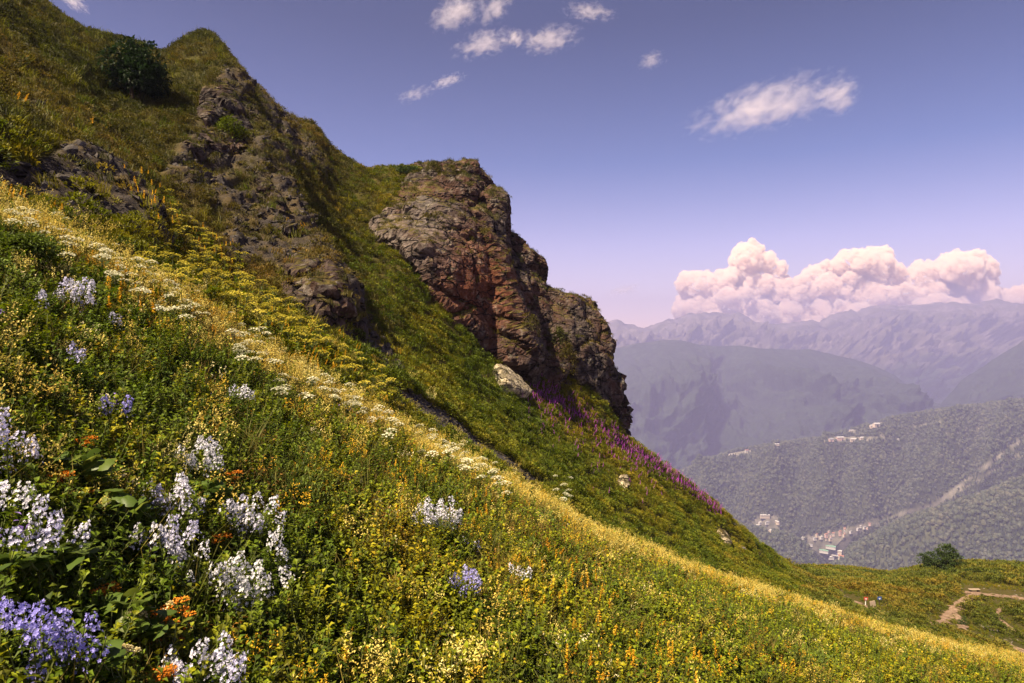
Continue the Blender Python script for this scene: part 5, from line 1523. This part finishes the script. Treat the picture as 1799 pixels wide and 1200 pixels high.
def far_point(px, py):
    best = None
    for nm, P, X, Y, mk, dn in WOODS:
        d2 = (X-px)**2+(Y-py)**2; near = d2 < 6**2
        if near.any():
            k = np.argmin(np.where(near, P[..., 1]+d2*4, 1e9)); q = P.reshape(-1, 3)[k]
            if best is None or q[1] < best[1]: best = q
    return best
for i, (nm, P, X, Y, mk, dens) in enumerate(WOODS):
    g = np.random.default_rng(700+i)
    a_, b_, c_, d_ = P[:-1, :-1], P[:-1, 1:], P[1:, 1:], P[1:, :-1]
    ar = 0.5*(np.linalg.norm(np.cross(b_-a_, d_-a_), axis=-1)+np.linalg.norm(np.cross(b_-c_, d_-c_), axis=-1))
    x = (X[:-1, :-1]+X[1:, 1:])/2; y = (Y[:-1, :-1]+Y[1:, 1:])/2; op = open_mask(x, y)
    vis = (x > 1080) & (x < 1860) & (y < 1030)
    gl = fbm(((a_+c_)/2).reshape(-1, 3)*0.006, 3, 91).reshape(ar.shape)
    lam = np.where(vis & ~op, ar*dens*np.clip(1.1+0.9*gl, 0.25, 1.5), 0)
    n = g.poisson(lam); ii = np.repeat(np.arange(n.size), n.ravel()); r, c = np.unravel_index(ii, n.shape)
    u = g.random(len(ii))[:, None]; v = g.random(len(ii))[:, None]
    p = P[r, c]*(1-u)*(1-v)+P[r, c+1]*u*(1-v)+P[r+1, c+1]*u*v+P[r+1, c]*(1-u)*v
    sc = 7+19*g.random(len(ii))**1.6; rot = np.stack([0*sc, 0*sc, g.uniform(0, 6.28, len(ii))], 1)
    kind = np.where(g.random(len(ii)) < 0.62, g.integers(0, 2, len(ii)), g.integers(2, 5, len(ii)))
    gn_scatter('forest', p, rot, sc, kind, PROTO['forest'])
    print('SCATTER forest', nm, len(ii))

WALLS = [flat('white_render', (0.55, 0.52, 0.48)), flat('cream_render', (0.56, 0.46, 0.36)), flat('pink_render', (0.62, 0.42, 0.36))]
ROOFS = [flat('red_roof', (0.34, 0.16, 0.11)), flat('grey_roof', (0.30, 0.30, 0.32)), flat('green_roof', (0.16, 0.32, 0.22)), flat('white_roof', (0.52, 0.50, 0.49))]
GLASS = flat('dark_glass', (0.05, 0.06, 0.08), 0.2)
def house(px, py, w, dep, h, rz, label, wall=0, roof=0, group='village buildings on the valley floor', gable=True, cat='building', storeys=3):
    q = far_point(px, py)
    if q is None: return
    w, dep, h = w*0.78, dep*0.8, h*0.78
    root = empty('building', (q[0], q[1], q[2]), rz); tag(root, label, cat, group)
    b = MB(); b.box((0, 0, h/2-4), (w, dep, h+8)); mobj('wall', b.build('wall', [WALLS[wall]]), root)
    b = MB()
    if gable:
        e = 1.2; x, y, z = w/2+e, dep/2+e, h
        b.quad((-x, -y, z), (x, -y, z), (x, 0, z+dep*0.30), (-x, 0, z+dep*0.30)); b.quad((x, y, z), (-x, y, z), (-x, 0, z+dep*0.30), (x, 0, z+dep*0.30))
        b.quad((-w/2, -dep/2, z), (-w/2, 0, z+dep*0.28), (-w/2, 0, z+dep*0.28-0.01), (-w/2, dep/2, z)); b.quad((w/2, -dep/2, z), (w/2, dep/2, z), (w/2, 0, z+dep*0.28-0.01), (w/2, 0, z+dep*0.28))
    else: b.box((0, 0, h+0.6), (w+1.4, dep+1.4, 1.2))
    mobj('roof', b.build('roof', [ROOFS[roof]]), root)
    b = MB(); n = max(2, int(w/5))
    for s in range(storeys):
        z = h*(s+0.55)/storeys
        for i in range(n): b.box((-w/2+w*(i+0.5)/n, -dep/2-0.05, z), (w/n*0.5, 0.12, h/storeys*0.5))
    o = mobj('windows', b.build('windows', [GLASS]), root); o['kind'] = 'stuff'
V = [ # village on the river bend
    (1437,941,20,14,16,0.3,'pale building with a red roof in the upper village, first in the row',1,0),(1443,946,26,14,14,0.4,'white long building below the first house of the upper village',0,3),(1452,944,22,14,20,0.2,'pink building with a red roof in the middle of the upper village',2,0),
    (1458,949,30,14,12,0.35,'cream building beside the river road in the upper village',1,1),(1466,940,18,13,16,-0.2,'small cream house with a red roof above the river road',1,0),(1478,939,16,14,26,0.1,'tall pink tower house standing alone beside the road',2,0),
    (1482,941,26,12,12,0.5,'low cream building next to the tall pink tower house',1,0),(1494,934,30,12,10,0.5,'pale building along the valley road beyond the pink tower house',0,1),(1506,930,24,12,10,0.5,'white building further along the valley road',0,3),
    (1520,926,34,12,9,0.5,'long pale building at the far end of the valley road',0,1),(1447,968,60,22,12,-0.62,'long green roofed hall on the river bend',0,2),(1460,963,66,20,12,-0.62,'second green roofed hall behind the first on the river bend',0,2),
    (1472,971,56,18,14,-0.62,'cream hall nearest the wooded spur on the river bend',1,3),(1478,979,40,16,16,-0.9,'cream building at the lower end of the river bend',1,0),(1459,981,36,26,12,0.0,'white building at the tip of the river bend',0,3),
    (1466,974,50,20,10,-0.62,'white hall in the middle of the river bend',0,3),(1432,947,24,14,10,0.2,'small white house at the river end of the upper village',0,1),(1412,948,26,14,9,0.1,'white house beside the bridge upstream of the village',0,3),
    (1418,953,24,12,8,0.2,'low white house below the one beside the bridge',0,3),(1425,957,30,12,8,-0.3,'low grey roofed house by the water',0,1)]
for v in V: house(*v)
for v in [(1346,909,70,14,16,0.0,'long cream wing at the back of the walled complex up the valley',1,3),(1364,919,60,14,16,-1.15,'slanting cream wing of the walled complex up the valley',1,3),(1358,930,34,26,14,0.3,'bright cream block at the front of the walled complex',1,3),
          (1338,919,26,14,10,0.4,'small white house inside the walled complex',0,3),(1346,921,28,14,12,0.2,'pale house in the middle of the walled complex',0,1),(1331,923,30,12,9,-0.4,'white house at the river side of the walled complex',0,3)]:
    house(*v, group='buildings of the walled complex')
for v in [(1541,747,52,24,20,0.3,'largest hotel on top of the forested hill, with a pale roof',1,3),(1533,750,34,20,14,0.2,'low wing below the largest hotel on the forested hill',1,3),(1476,771,60,22,16,0.1,'long pink hotel in the clearing of the forested hill',2,3),
          (1497,774,54,20,16,0.05,'cream hotel in the middle of the hill clearing',1,3),(1460,774,40,22,10,0.2,'low pale building at the start of the hill clearing',2,1),(1516,771,46,18,12,0.1,'pale building at the far end of the hill clearing',1,3),
          (1495,757,36,16,10,0.1,'small pale building above the hill clearing',1,3),(1313,794,30,16,16,0.2,'cream house with a red roof alone on the hill edge',0,0),(1284,799,36,14,9,0.3,'long low cream building at the end of the hill edge',1,3),
          (1366,782,46,14,6,0.1,'low pale shed on the hill edge',1,3),(1577,774,30,14,8,0.1,'small white building in the forest beyond the clearing',0,3)]:
    house(*v, group='buildings on the forested hill')

for k in range(16):
    f = rr.random(); px = 1425+150*f; py = 946-36*f+rr.uniform(-5, 8)
    house(px, py, rr.uniform(9, 16), rr.uniform(8, 11), rr.uniform(6, 10), rr.uniform(-0.6, 0.6), 'tiny house among the trees along the valley road', rr.randrange(3), rr.choice((0, 0, 1, 3)), 'tiny houses along the valley road')
